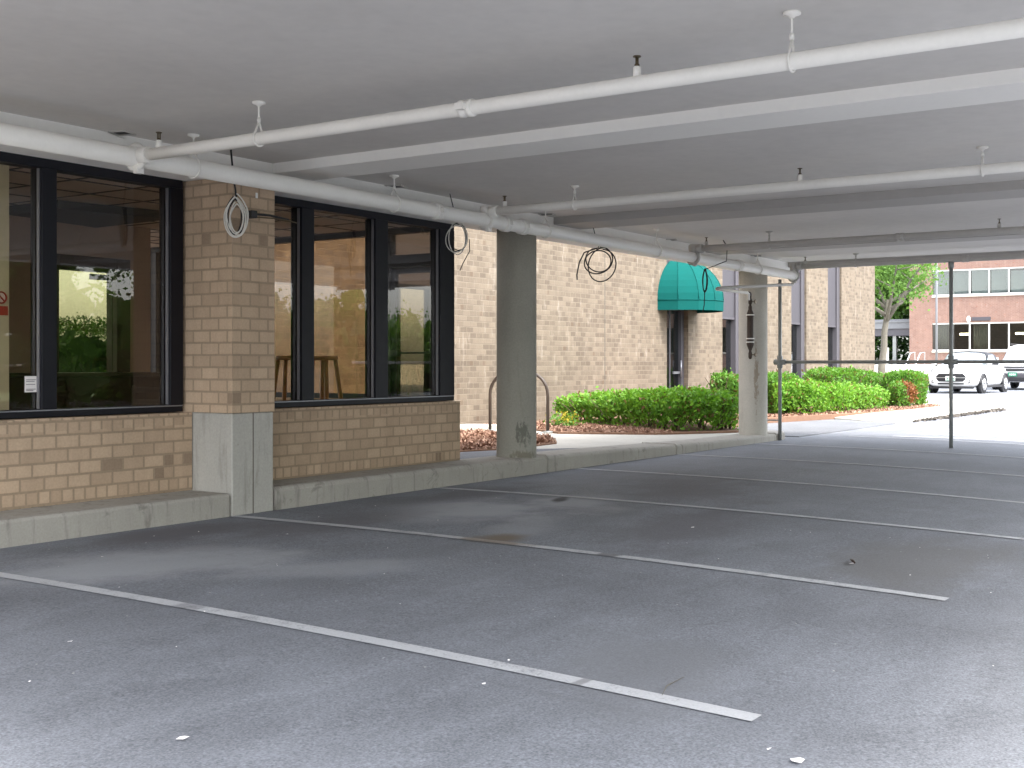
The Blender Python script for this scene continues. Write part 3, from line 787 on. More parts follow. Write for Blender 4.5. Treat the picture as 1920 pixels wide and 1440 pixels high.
cable(c, [(2.97, -.1, 2.68), (2.975, -.06, 2.8), (2.98, .0, 2.99)], .006, M['black'])
c = cable_thing((5.9, -.1, 2.45), 'loose round loop of black cable hanging in front of the cream wall')
cable(c, loop((5.86, -.10, 2.50), .15, .155, 2, 8, .02, .05), .0085, M['black'])
cable(c, loop((5.90, -.13, 2.46), .19, .19, 1, 9, .02, .05), .0085, M['black'])
cable(c, [(5.86-RX*.02, -.1, 2.66), (5.80-RX*.14, -.1-RY*.14, 2.60), (5.80-RX*.20, -.1-RY*.20, 2.48), (5.8-RX*.23, -.1-RY*.23, 2.33), (5.8-RX*.225, -.1-RY*.225, 2.27)], .009, M['black'])
cable(c, [(5.88, -.1, 2.655), (5.88, -.05, 2.8), (5.88, .0, 2.99)], .006, M['black'])
c = cable_thing((8.9, -.1, 2.4), 'narrow black cable bundle dangling in front of the green awning')
cable(c, loop((8.88, -.12, 2.44), .03, .16, 3, 11, .02, .01, 1), .008, M['black'])
cable(c, [(8.87, -.14, 2.60), (8.88, -.45, 2.70), (8.88, -.46, 2.90), (8.88, -.40, 2.995)], .007, M['black'])
cable(c, [(8.87, -.12, 2.3), (8.86, -.12, 2.1), (8.85, -.1, 1.99)], .007, M['black'])
# cut arm and wires on the pier
br = empty('wall_bracket', (.16, -.05, 2.48), 0, 'black cut off bracket arm with loose wires on the brick pier', 'bracket')
child(MB().box(.13, .20, -.09, -.001, 2.455, 2.515), 'mount', M['black'], br, bevel=.006)
child(MB().path([(.2, -.06, 2.49), (.36, -.07, 2.495), (.56, -.09, 2.475)], .010, 8), 'arm', M['black'], br)
child(MB().path([(.2, -.06, 2.465), (.38, -.10, 2.47), (.52, -.13, 2.46), (.60, -.15, 2.45)], .006, 6), 'wire', M['brass'], br)

# ------------------------------------------------------------------ cream brick wing with slot windows
CY = 5.5
wing = empty('cream_brick_wing', (20, CY, 0), 0, 'cream brick wing with tall narrow slot windows beyond the kerb', 'building')
def wg(mb, name, mat, par=None, **kw):
    o = mb.build(name, mat, par or wing, **kw); keep(o, o.parent); return o
slots = [(8.75, 10.15, .12, 2.62, 'door'), (18.95, 20.12, .14, 2.62, 'door'), (22.15, 23.42, .14, 2.5, 'win'), (27.05, 28.3, .14, 2.5, 'win'), (30.2, 31.5, .14, 2.5, 'win')]
HT = 7.6; edges = [3.66] + [q for s in slots for q in s[:2]] + [35.0]
w = MB()
for i in range(0, len(edges), 2): w.box(edges[i], edges[i+1], CY, CY+.4, -.3, HT)
wg(w, 'wall', M['cream'])
wg(MB().box(3.66, 35.0, CY+.38, 20, HT-.3, HT+.2), 'roof', M['fascia'])
wg(MB().box(34.6, 35.0, CY+.4, 20, -.3, HT-.3), 'wall', M['cream'])
wg(MB().box(15.96, 15.972, CY-.003, CY+.001, .1, HT), 'joint', M['inroom'])
for i, (a, c, z0, z1, kd) in enumerate(slots):
    rec = .10
    p = wg(MB().box(a+.001, c-.001, CY+rec, CY+rec+.05, z1, HT-.02), 'spandrel_panel', M['panel'])
    f = MB(); tw = .07 if kd == 'door' else .06
    f.box(a+.001, a+tw, CY+rec+.02, CY+.32, z0, z1-.002); f.box(c-.28, c-.001, CY+rec-.04, CY+.33, z0, HT-.03) if kd == 'win' else f.box(c-.14, c-.001, CY+rec+.02, CY+.32, z0, z1-.002)
    f.box(a+tw, c-tw, CY+rec-.01, CY+.3, z1-.06, z1-.003); f.box(a+tw, c-.14, CY+rec+.02, CY+.3, z0, z0+.1)
    if kd == 'door':
        d = wg(f, 'door', M['trim'] if i else M['alu'])
        wg(MB().box(a+tw-.01, c-.13, CY+.2, CY+.215, z0+.09, z1-.05), 'pane', M['glass_dim'], d)
        if i:
            h = MB(); h.box(c-.55, c-.15, CY+.13, CY+.16, 1.02, 1.08); h.tube((c-.2, CY+.1, .95), (c-.2, CY+.1, 1.35), .02, 8)
            wg(h, 'handle', M['alu_edge'], d)
            wg(MB().box(a+.52, a+.58, CY+.19, CY+.23, z0+.1, z1-.06), 'stile', M['trim'], d)
    else:
        d = wg(f, 'window', M['trim'])
        wg(MB().box(a+tw-.01, c-.27, CY+.2, CY+.215, z0+.09, z1-.05), 'pane', M['glass_far'], d)
        wg(MB().box(a+.06, a+.62, CY+.30, CY+.32, z0+.05, z1-.05), 'blind', M['curtain'], d)
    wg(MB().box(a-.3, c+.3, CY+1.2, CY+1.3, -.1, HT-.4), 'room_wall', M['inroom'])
# faint hose scar running down the brick: efflorescence streak
# awning over the side door
aw = empty('green_awning', (19.55, CY, 2.52), 0, 'rounded teal canvas awning over the narrow side door', 'awning')
def dome(u_r, p_r, h_r, n=8, m=8):
    b = MB(); rows = []
    for j in range(m+1):
        ph = (math.pi/2)*j/m
        row = []
        for i in range(n+1):
            th = math.pi*i/n
            k = math.cos(ph)
            row.append((-u_r*math.cos(th)*k, -p_r*math.sin(th)*k, h_r*math.sin(ph)))
        rows.append(row)
    return rows
rows = dome(1.08, 1.10, 1.02, 7, 10)
b = MB()
for j in range(10):
    for i in range(7):
        q = [rows[j][i], rows[j][i+1], rows[j+1][i+1], rows[j+1][i]]
        b.face([(x, y, z+.24) for x, y, z in q], False)
cv = b.build('canopy', M['teal'], aw)
s = cv.modifiers.new('Solid', 'SOLIDIFY'); s.thickness = .008
v = MB()
for i in range(7):
    (x0, y0, _), (x1, y1, _) = rows[0][i], rows[0][i+1]
    v.face([(x0, y0, 0), (x1, y1, 0), (x1*1.004, y1*1.004, .236), (x0*1.004, y0*1.004, .236)])
vo = v.build('valance', M['teal'], aw); s = vo.modifiers.new('Solid', 'SOLIDIFY'); s.thickness = .008
ri = MB()
for i in range(8):
    ri.path([(rows[j][i][0]*1.004, rows[j][i][1]*1.004, rows[j][i][2]*1.004+.24) for j in range(10)], .009, 5)
ri.path([(rows[0][i][0]*1.01, rows[0][i][1]*1.01, .238) for i in range(8)], .010, 5)
ri.build('seam', M['teal'], aw)

# ------------------------------------------------------------------ bike rack
bk = empty('bike_rack', (9.9, 3.75, .15), 0, 'brown inverted U bike rack behind the concrete column', 'bike rack')
A, B = Vector((9.80, 4.24, .12)), Vector((10.0, 3.22, .12))
pts = [A, A+Vector((0, 0, .62))]
for i in range(1, 8):
    t = math.pi/2*i/8; pts.append(A + (B-A)*(.36*(1-math.cos(t))) + Vector((0, 0, .62+.38*math.sin(t))))
pts += [A+(B-A)*.36+Vector((0, 0, 1.0)), A+(B-A)*.64+Vector((0, 0, 1.0))]
for i in range(7, 0, -1):
    t = math.pi/2*i/8; pts.append(B - (B-A)*(.36*(1-math.cos(t))) + Vector((0, 0, .62+.38*math.sin(t))))
pts += [B+Vector((0, 0, .62)), B]
child(MB().path(pts, .027, 12), 'hoop', M['brown_steel'], bk)
for q in (A, B): child(MB().lathe(q, [(.085, 0), (.085, .02), (.03, .03)], 16), 'foot_plate', M['steel'], bk)

# ------------------------------------------------------------------ hedges and plants
def poly_sample(poly, n, rng):
    P = np.array(poly); lo, hi = P.min(0), P.max(0); out = []
    while len(out) < n:
        q = lo + (hi-lo)*rng.random((n*2, 2))
        ins = np.zeros(len(q), bool); j = len(P)-1
        for i in range(len(P)):
            c = ((P[i, 1] > q[:, 1]) != (P[j, 1] > q[:, 1])) & (q[:, 0] < (P[j, 0]-P[i, 0])*(q[:, 1]-P[i, 1])/(P[j, 1]-P[i, 1]+1e-12)+P[i, 0])
            ins ^= c; j = i
        out += list(q[ins])
    return np.array(out[:n])
def edge_dist(poly, q):
    P = np.array(poly); d = np.full(len(q), 1e9)
    for i in range(len(P)):
        a, c = P[i], P[(i+1) % len(P)]
        ab = c-a; t = np.clip(((q-a)@ab)/(ab@ab), 0, 1)
        d = np.minimum(d, np.linalg.norm(q-(a+t[:, None]*ab), axis=1))
    return d
def lump(q, seed):
    r = np.random.default_rng(seed); s = np.zeros(len(q))
    for i in range(7):
        w = r.normal(size=2)*(1.2+i*1.1); s += np.sin(q@w + r.random()*6)/(1+i*.5)
    return s/3
def hedge(poly, z0, ztop, n, label, mat, seed, leaf=.075, dead=None, taper=.16, cat='hedge', name='hedge', group='clipped hedges in the beds', bare=.12):
    rng = np.random.default_rng(seed)
    c = np.mean(np.array(poly), 0)
    t = empty(name, (c[0], c[1], z0), 0, label, cat, group)
    q = poly_sample(poly, n*3, rng); ed = edge_dist(poly, q)
    zt = ztop if callable(ztop) else (lambda q: np.full(len(q), ztop))
    L = lump(q, seed)
    top = zt(q) + .045*L - .25*np.exp(-ed/.12)*.6
    h = rng.random(len(q))
    # crowd the leaves near the outer skin, leaving an airy middle and base
    zz = z0 + (top-z0)*(1-(1-h)**1.0)
    near_top = (top-zz) < .14 + .1*rng.random(len(q))
    near_edge = ed < .17 + .12*rng.random(len(q)) + .05*lump(q*3+zz[:, None], seed+1)
    low = (zz-z0) < bare*(.5+rng.random(len(q)))
    inset = ed > taper*np.clip((top-zz)/(top-z0), 0, 1)*(.3+.7*((zz-z0) < .35)) * rng.random(len(q))
    keep = (near_top | near_edge) & ~(low & (rng.random(len(q)) < .75)) & inset
    q, zz = q[keep][:n], zz[keep][:n]
    P = np.column_stack([q, zz]) + rng.normal(size=(len(q), 3))*np.where(rng.random(len(q)) < .12, .05, .016)[:, None]
    P[:, 2] += np.where(rng.random(len(q)) < .05, .07*rng.random(len(q)), 0)
    nrm = np.column_stack([q-c, np.full(len(q), .5)]); nrm /= np.linalg.norm(nrm, axis=1)[:, None]
    def put(sel, nm, m):
        if sel.sum() == 0: return
        V, F = leaf_arrays(P[sel], leaf, rng, .5, .35, nrm[sel])
        o = np_mesh(nm, V-np.array(t.location), F, m, t)
    dm = np.zeros(len(P), bool)
    if dead is not None:
        for dx, dy, dz, rr in dead: dm |= np.linalg.norm(P-np.array([dx, dy, dz]), axis=1) < rr*(.75+.5*rng.random(len(P)))
    if bare < .05:
        qc = q[rng.integers(0, len(q), 2500)]; ec = edge_dist(poly, qc) > .35; qc = qc[ec]
        Pc = np.column_stack([qc, z0+.1+(zt(qc)-z0-.45)*rng.random(len(qc))]); Vc, Fc = leaf_arrays(Pc, .6, rng, .8, 0)
        np_mesh('inner_foliage', Vc-np.array(t.location), Fc, M['tree2'], t)
    put(~dm, 'foliage', mat); put(dm, 'dead_foliage', M['hedgedead'])
    s = MB(); qs = poly_sample(poly, 55, rng)
    for x, y in qs:
        k = .12
        hh = float(zt(np.array([[x, y]]))[0])
        if edge_dist(poly, np.array([[x, y]]))[0] < .12: continue
        for _ in range(3):
            a = rng.normal(size=2)*k
            s.path([(x-t.location.x, y-t.location.y, 0), (x+a[0]*.6-t.location.x, y+a[1]*.6-t.location.y, (hh-z0)*.45), (x+a[0]*1.6-t.location.x, y+a[1]*1.6-t.location.y, (hh-z0)*.86)], [.012, .008, .003], 5)
    if s.v and bare > .05: s.build('stems', M['twig'], t, kind='stuff')
    return t
hedge([(11.1, 1.5), (11.5, 1.15), (12.25, .78), (12.75, 1.1), (14.6, 2.9), (15.0, 4.6), (13.0, 5.0), (12.2, 3.6)], .13, lambda q:   .765-.09*np.clip((q[:, 1]-2.5)/2, 0, 1), 26000,
      'long bright green clipped hedge between the bike rack and the far column', M['hedge'], 1, .085, bare=.2)
hedge([(18.5, 2.55), (19.2, 2.35), (20.3, 2.7), (20.6, 3.5), (19.9, 3.9), (19.0, 3.3)], .13, 1.02, 9000, 'dark rounded hedge directly right of the far column and behind the railing post', M['hedge2'], 2, .08)
hedge([(18.2, 2.5), (19.0, 1.95), (20.6, 1.85), (22.2, 1.65), (23.6, 1.6), (24.0, 2.2), (22.8, 3.0), (19.5, 3.3)], .13, lambda q: .92-.22*np.clip((q[:, 0]-18.5)/4.5, 0, 1), 20000, 'low bright green hedge sloping down along the front of the bed', M['hedge'], 3, .085)
hedge([(23.8, 3.2), (26.5, 2.9), (29.3, 3.2), (28.5, 4.6), (25.5, 4.6)], .13, lambda q: 1.17-.2*np.clip((q[:, 0]-25.5)/3, 0, 1), 13000, 'taller dark green hedge at the back of the bed against the cream wall', M['hedge2'], 4, .085)
hedge([(24.4, 1.65), (25.2, 1.5), (26.6, 1.45), (27.2, 1.7), (28.6, 2.6), (27.6, 3.0), (26.0, 2.5)], .13, lambda q: np.where(q[:, 0] > 25.7, 1.06, .82), 14000, 'green hedge with a rust brown dead patch at the end of the bed', M['hedge2'], 5, .08, dead=[(25.25, 1.6, .62, .32), (25.5, 1.55, .42, .24), (27.0, 1.55, .25, .22)])
hedge([(19.6, 4.0), (20.2, 4.1), (20.3, 4.6), (19.9, 4.8), (19.5, 4.6)], .13, 1.08, 2600, 'small rounded shrub with loose leaves in front of the slot window', M['hedge2'], 6, .10, cat='shrub', name='shrub', group=None)
# yellow flowering plant at the foot of the hedge
fl = empty('flowering_plant', (11.4, 3.75, .13), 0, 'small yellow flowering plant at the left foot of the long hedge', 'plant')
rng = np.random.default_rng(33)
P = rng.normal(size=(260, 3))*np.array([.12, .16, .07])+np.array([0, 0, .12]); V, F = leaf_arrays(P, .07, rng); np_mesh('foliage', V, F, M['hedge2'], fl)
P = rng.normal(size=(120, 3))*np.array([.09, .13, .06])+np.array([0, 0, .18]); V, F = leaf_arrays(P, .055, rng); np_mesh('flower', V, F, M['yellow'], fl)
# bark chips
rng = np.random.default_rng(12)
Q = np.concatenate([poly_sample([(3.9, 2.3), (5.6, 2.0), (6.6, 1.65), (7.9, 1.75), (9.2, 2.7), (9.5, 3.9), (10.1, 4.65), (3.9, 4.65)], 5200, rng),
                    poly_sample([(10.1, 3.0), (10.7, 1.6), (11.0, 1.4), (12.3, 3.2), (12.8, 5.2), (11, 5.4), (10.9, 4.2)], 3600, rng),
                    poly_sample([(14.0, 2.05), (17, 2.35), (19, 1.92), (21.5, 1.4), (24.0, 1.2), (27.0, 1.25), (27.2, 1.6), (20, 2.4), (17, 3.2)], 3000, rng)])
P = np.column_stack([Q, np.full(len(Q), .137)]); P[:5200, 2] = .126; P[:, 2] += .015*rng.random(len(P))
V, F = leaf_arrays(P, .085, rng, .45)
k = NT('bark_chip'); c = k.mix(k.add('NewGeometry').outputs['Random Per Island'], (.15, .07, .045), (.42, .27, .19)); M['chip'] = k.done(k.principled(c, .9))
tag(np_mesh('bark_mulch', V, F, M['chip']), 'reddish bark chips scattered over the beds', 'mulch', kind='stuff')
# white flakes of litter on the asphalt
rng = np.random.default_rng(5)
pts = [(-3.10, -5.97, .05), (-3.05, -5.85, .02), (-4.19, -4.22, .03), (-3.58, -2.78, .022), (-3.02, -4.64, .02), (-2.0, -.95, .02), (1.5, -3.42, .03), (-.6, -1.2, .02), (.73, -4.9, .035)]
pts += [(rng.uniform(-4.4, 3), rng.uniform(-6.5, -.3), rng.uniform(.005, .012)) for _ in range(60)]
Vs = []; Fs = []
for x, y, s in pts:
    n = len(Vs); z = G(x, y)+.007
    for i in range(5):
        a = 2*math.pi*i/5+rng.random()*.8; r = s*(.4+.6*rng.random()); Vs.append((x+r*math.cos(a), y+r*.7*math.sin(a), z+.006*rng.random()))
    Fs.append([n+i for i in range(5)])
tag(np_mesh('litter', np.array(Vs), np.array(Fs), M['paper']), 'tiny white flecks of litter on the asphalt', 'litter', kind='stuff')
MB().path([(.70, -4.93, G(.7, -4.93)+.02), (.75, -4.9, G(.7, -4.93)+.025), (.83, -4.86, G(.7, -4.93)+.018)], [.006, .009, .005], 6).build('wood_scrap', M['darkwood'], None, label='small dark scrap of wood lying on the asphalt', cat='debris', origin=(.75, -4.9, -.05))
MB().path([(-2.72, -5.28, G(-2.7, -5.2)+.008), (-2.6, -5.24, G(-2.6, -5.2)+.012), (-2.42, -5.23, G(-2.4, -5.2)+.008)], [.001, .0025, .001], 6).build('twig', M['bark'], None, label='thin pale twig lying on the asphalt near the front line', cat='twig', origin=(-2.6, -5.2, -.06))

# ------------------------------------------------------------------ cars
def loft(secs, mat, name, par, smooth=True, subd=0):
    b = MB(); n = len(secs[0])
    for s in secs: b.v += s
    for i in range(len(secs)-1):
        for j in range(n):
            l = (j+1) % n
            b.f.append((i*n+j, i*n+l, (i+1)*n+l, (i+1)*n+j)); b.sm.append(smooth)
    b.f.append(tuple(range(n))[::-1]); b.sm.append(False)
    b.f.append(tuple((len(secs)-1)*n+j for j in range(n))); b.sm.append(False)
    return b.build(name, mat, par, subd=subd)
def ring(x, w, z0, z1, zs, tuck=.92, crown=.03):
    """closed cross-section: sill, side bulge, shoulder, crowned top"""
    h = z1-z0
    return [(x, -w*tuck, z0), (x, -w, z0+h*.28), (x, -w, zs), (x, -w*.9, z1-.02), (x, -w*.45, z1+crown*.8), (x, 0, z1+crown),
            (x, w*.45, z1+crown*.8), (x, w*.9, z1-.02), (x, w, zs), (x, w, z0+h*.28), (x, w*tuck, z0), (x, 0, z0)]
def wheel(par, x, y, r, w, side):
    t = MB(); prof = [(r*.62, -w/2), (r*.93, -w/2), (r, -w*.35), (r, w*.35), (r*.93, w/2), (r*.62, w/2)]
    t.lathe((x, y, r), prof, 28, 'y'); wl = t.build('wheel', M['tyre'], par)
    rm = MB(); f = y+side*(w/2+.002)
    rm.lathe((x, f-side*.012, r), [(r*.64, -.006), (r*.64, .006)], 26, 'y')
    ri = MB()
    for i in range(8):
        a = 2*math.pi*i/8
        ri.path([(x+r*.10*math.cos(a), f+side*.006, r+r*.1*math.sin(a)), (x+r*.6*math.cos(a), f+side*.004, r+r*.6*math.sin(a))], .022, 6)
    ri.path([(x+r*.61*math.cos(i*.2618), f+side*.002, r+r*.61*math.sin(i*.2618)) for i in range(24)], .020, 6, closed=True)
    ri.lathe((x, f, r), [(r*.15, -.02), (r*.15, .016)], 12, 'y')
    rm.build('hub', M['cardark'], wl); ri.build('rim', M['rim'], wl)

def small_car(loc, rz):
    c = empty('parked_car', loc, rz, 'small white two door car with charcoal fabric roof parked facing the camera', 'car', 'cars parked at the brick building')
    L, W = 3.86, .862
    # front at x = 0, rear at +L ; local y = side
    st = [(0.0, .60, .30, .62, .52), (.05, .72, .24, .72, .56), (.16, .80, .20, .80, .60), (.45, .845, .18, .90, .66), (.80, W, .18, .95, .70), (1.15, W, .18, .99, .74), (1.9, W, .18, 1.0, .76), (2.9, W, .18, .99, .76), (3.5, .84, .19, .95, .72), (3.78, .77, .25, .86, .66), (3.86, .66, .34, .72, .58)]
    loft([ring(*s) for s in st], M['carwhite'], 'body', c, True, 2)
    # fabric roof and glass house
    def gh(x, w, z0, z1): return [(x, -w, z0), (x, -w*.86, z1-.05), (x, -w*.6, z1), (x, 0, z1+.02), (x, w*.6, z1), (x, w*.86, z1-.05), (x, w, z0)]
    loft([gh(1.02, .74, .93, .98), gh(1.15, .745, .95, 1.06), gh(1.62, .72, .95, 1.355), gh(1.74, .715, .95, 1.375)], M['carglass'], 'windscreen', c, True)
    loft([gh(1.70, .735, .96, 1.385), gh(1.95, .735, .96, 1.415), gh(2.5, .73, .96, 1.40), gh(3.0, .71, .96, 1.30), gh(3.35, .68, .95, 1.02)], M['softtop'], 'soft_top', c, True)
    for s in (-1, 1):
        b = MB(); yy = s*.735
        P = [(1.42, 1.0), (1.80, 1.29), (2.35, 1.31), (2.62, 1.02)]
        b.face([(x, s*(.752-(z-.96)*.17), z) for x, z in (P if s < 0 else P[::-1])]); b.build('side_window', M['carglass'], c)
        b = MB(); b.box(1.05, 1.20, s*.93-.09, s*.93+.09, .95, 1.08); m = b.build('mirror', M['carwhite'], c, bevel=.04)
        MB().box(1.12, 1.18, s*.86-.03, s*.86+.03, .93, .975).build('mirror_foot', M['cardark'], m)
        h = MB(); h.lathe((.17, s*.60, .70), [(.115, -.07), (.115, .0), (.09, .04), (.0, .05)], 22, 'x')
        for i, v in enumerate(h.v): h.v[i] = (2*.17-v[0]+.05*0-.02, v[1], v[2])
        h.f = [f[::-1] for f in h.f]
        h.build('headlight', M['lamp'], c)
        k = MB(); k.path([(.115+.02*abs(math.cos(i*.2618)), s*.60+.118*math.cos(i*.2618), .70+.118*math.sin(i*.2618)) for i in range(24)], .012, 6, closed=True); k.build('headlight_ring', M['rim'], c)
        fg = MB(); fg.lathe((.06, s*.58, .40), [(.065, -.04), (.065, .03)], 18, 'x'); o = fg.build('fog_light', M['cardark'], c)
        fg = MB(); fg.lathe((.02, s*.58, .40), [(.04, -.012), (.04, .012)], 16, 'x'); fg.build('lens', M['lamp'], o)
        for x in (.70, 3.20):
            # dark arch round the wheel
            ar = MB(); ar.path([(x+.345*math.cos(i*math.pi/14), s*(W-.002), .30+.345*math.sin(i*math.pi/14)) for i in range(15)], .035, 6); ar.build('wheel_arch', M['cardark'], c)
            w_ = MB(); w_.lathe((x, s*(W-.05), .30), [(.34, -.06), (.34, .052)], 26, 'y'); w_.build('wheel_well', M['cardark'], c)
            wheel(c, x, s*(W-.075), .30, .19, s)
        MB().box(.98, 2.9, s*(W-.01)-.012, s*(W-.01)+.012, .19, .27).build('side_skirt', M['cardark'], c, bevel=.01)
        MB().box(.92, 1.0, s*.862-.006, s*.862+.006, .73, .76).build('side_marker', M['cardark'], c)
    g = MB(); yz = [(-.50, .56), (-.40, .66), (.40, .66), (.50, .56), (.47, .43), (.36, .385), (-.36, .385), (-.47, .43)]
    fr_ = lambda y: -.015 + .16*abs(y)**2
    n = 12
    def strip(z0, z1, w0, w1, out, nm, mt):
        b = MB()
        for i in range(n):
            a, d = -1+2*i/n, -1+2*(i+1)/n
            q = [(fr_(a*w0)-out, a*w0, z0), (fr_(d*w0)-out, d*w0, z0), (fr_(d*w1)-out, d*w1, z1), (fr_(a*w1)-out, a*w1, z1)]
            b.face(q[::-1]); b.face([(x+.03, y, z) for x, y, z in q])
        return b.build(nm, mt, c)
    gr = strip(.52, .66, .53, .40, .012, 'grille', M['cardark']); strip(.395, .52, .40, .53, .012, 'grille', M['cardark'])
    strip(.515, .535, .535, .525, .020, 'grille_trim', M['rim']); strip(.30, .35, .42, .44, .012, 'lower_intake', M['cardark'])
    strip(.16, .225, .70, .74, -.03, 'chin', M['cardark'])
    pl_ = MB().box(-.045, -.035, -.16, .16, .42, .57).build('number_plate', M['white'], c, bevel=.006)
    b = MB()
    for i in range(4): b.box(-.049, -.0455, -.12+i*.065, -.085+i*.065, .46, .53)
    b.box(-.049, -.0455, -.15, .15, .425, .44); b.build('plate_marking', M['plate'], pl_)
    return c
small_car((34.80, 2.90, .285), R(-3.8))

def suv(loc, rz):
    c = empty('parked_car', loc, rz, 'white sport utility vehicle with grey bumper and green plate cut off by the picture edge', 'car', 'cars parked at the brick building')
    W = .91
    st = [(0.0, .70, .34, .80, .60), (.08, .80, .28, .90, .66), (.3, .87, .26, 1.0, .74), (.8, W, .26, 1.06, .80), (1.3, W, .26, 1.10, .86), (3.6, W, .27, 1.10, .86), (4.3, .88, .30, 1.08, .84), (4.5, .80, .36, .95, .8)]
    loft([ring(*s) for s in st], M['carwhite'], 'body', c, True, 2)
    def gh(x, w, z0, z1): return [(x, -w, z0), (x, -w*.86, z1-.05), (x, -w*.6, z1), (x, 0, z1+.02), (x, w*.6, z1), (x, w*.86, z1-.05), (x, w, z0)]
    loft([gh(1.15, .80, 1.05, 1.10), gh(1.3, .80, 1.05, 1.2), gh(1.95, .76, 1.05, 1.63)], M['carglass'], 'windscreen', c)
    loft([gh(1.9, .785, 1.06, 1.64), gh(2.4, .79, 1.06, 1.72), gh(3.8, .78, 1.06, 1.70), gh(4.4, .74, 1.06, 1.45)], M['carwhite'], 'roof', c)
    for s in (-1, 1):
        b = MB(); P = [(1.6, 1.1), (2.1, 1.53), (4.0, 1.55), (4.2, 1.12)]
        b.face([(x, s*(.805-(z-1.06)*.13), z) for x, z in (P if s < 0 else P[::-1])]); b.build('side_window', M['carglass'], c)
        h = MB().box(-.02, .24, s*.68-.15, s*.68+.15, .78, .90); h.build('headlight', M['lamp'], c, bevel=.03)
        m = MB().box(1.3, 1.45, s*1.0-.1, s*1.0+.1, 1.06, 1.22); m.build('mirror', M['carwhite'], c, bevel=.04)
        for x in (.85, 3.5):
            MB().lathe((x, s*(W-.05), .36), [(.42, -.06), (.42, .055)], 26, 'y').build('wheel_well', M['cardark'], c)
            wheel(c, x, s*(W-.09), .36, .22, s)
        r = MB().box(2.0, 4.1, s*.62-.02, s*.62+.02, 1.735, 1.765); r.build('roof_rail', M['cardark'], c, bevel=.01)
    MB().box(-.05, .2, -.80, .80, .30, .62).build('bumper', M['trim'], c, bevel=.05)
    MB().box(-.065, .1, -.60, .60, .34, .46).build('lower_intake', M['cardark'], c, bevel=.02)
    MB().box(-.045, .05, -.48, .48, .70, .88).build('grille', M['cardark'], c, bevel=.02)
    b = MB(); b.box(-.06, -.04, -.50, .50, .77, .81); b.build('grille_trim', M['rim'], c, bevel=.006)
    p = MB().box(-.075, -.066, -.16, .16, .49, .64).build('number_plate', M['plate'], c, bevel=.004)
    b = MB()
    for i in range(4): b.box(-.079, -.0755, -.11+i*.06, -.075+i*.06, .53, .60)
    b.build('plate_marking', M['white'], p)
    return c
suv((41.6, 2.3, .31), R(-3.0))

# ------------------------------------------------------------------ red brick building across the lot
RXu = 70.
red = empty('red_brick_building', (RXu, 5, 1.0), 0, 'long red brick building with two rows of ribbon windows behind the cars', 'building')
def rb(mb, name, mat, par=None, **kw):
    o = mb.build(name, mat, par or red, **kw); keep(o, o.parent); return o
YL, YR = 14.1, -24.
w = MB(); WL = 12.72
for z0, z1 in ((-.5, 2.1), (3.82, 5.5), (7.10, 10.2)): w.box(RXu, RXu+.4, YR, YL, z0, z1)
for z0, z1 in ((2.1, 3.82), (5.5, 7.1)): w.box(RXu, RXu+.4, WL, YL, z0, z1)
rb(w, 'wall', M['red'])
rb(MB().box(RXu+.4, RXu+14, YL-.4, YL, -.5, 10.2), 'wall', M['red']); rb(MB().box(RXu+.05, RXu+14, YR, YL, 10.2, 10.5), 'roof', M['fascia'])
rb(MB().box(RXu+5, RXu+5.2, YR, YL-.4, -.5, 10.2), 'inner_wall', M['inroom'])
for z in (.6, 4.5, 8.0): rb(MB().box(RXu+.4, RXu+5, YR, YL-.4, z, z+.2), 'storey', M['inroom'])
for row, (z0, z1) in enumerate(((2.1, 3.82), (5.5, 7.1))):
    rb(MB().box(RXu-.08, RXu+.1, YR, WL, z0-.10, z0-.003), 'sill', M['walk'])
    y = WL; i = 0
    while y > -6.:
        f = MB(); wd = 1.13; a, c = y-wd, y
        f.box(RXu+.08, RXu+.2, a+.001, a+.07, z0, z1); f.box(RXu+.08, RXu+.2, a+.07, c-.001, z1-.08, z1-.001); f.box(RXu+.08, RXu+.2, a+.07, c-.001, z0+.001, z0+.07)
        o = rb(f, 'window', M['white'])
        rb(MB().box(RXu+.13, RXu+.14, a+.06, c+.002, z0+.06, z1-.07), 'pane', M['glass_far'], o)
        if row == 1:
            zz = z1-.05 if i != 4 else z1-.2
            rb(MB().box(RXu+.26, RXu+.28, a+.10, c-.06, z0+.1, zz), 'blind', M['blind'], o)
        elif i in (0, 2, 6):
            b = MB()
            for q in range(9): b.tube((RXu+.4+.03*(q % 2), a+.16+q*.10, z0+.1), (RXu+.4+.03*(q % 2), a+.16+q*.10, z1-.1), .05, 8)
            rb(b, 'curtain', M['curtain'], o)
        y -= wd; i += 1
for y in (11.2, 7.9, 3.5): rb(MB().box(RXu+1.8, RXu+2.0, y-.3, y+.3, 3.1, 3.22), 'lamp', M['glow'])
ps = MB().box(RXu-.06, RXu-.003, 9.25, 10.35, 3.92, 4.14).build('wall_plaque', M['panel'], None, .01, label='dull mauve plaque on the red brick wall above the lower windows', cat='sign', origin=(RXu, 9.8, 4.0))
wl = MB().lathe((RXu-.16, 10.5, 4.02), [(.05, -.2), (.10, -.12), (.12, .05), (.05, .18)], 14); wl.tube((RXu-.16, 10.5, 4.05), (RXu-.002, 10.5, 4.05), .03, 8)
wl.build('wall_light', M['white'], None, label='small white wall light beside the mauve plaque', cat='light', origin=(RXu, 10.5, 4.0))
# slim pole in front of it
pz = G(56, 8.83)
MB().path([(56, 8.83, pz-.2), (56, 8.83, 4), (56, 8.83, 9.5)], [.06, .055, .05], 10).build('metal_pole', M['fascia'], None, label='slim pale metal pole in front of the red brick corner', cat='pole', origin=(56, 8.83, pz))

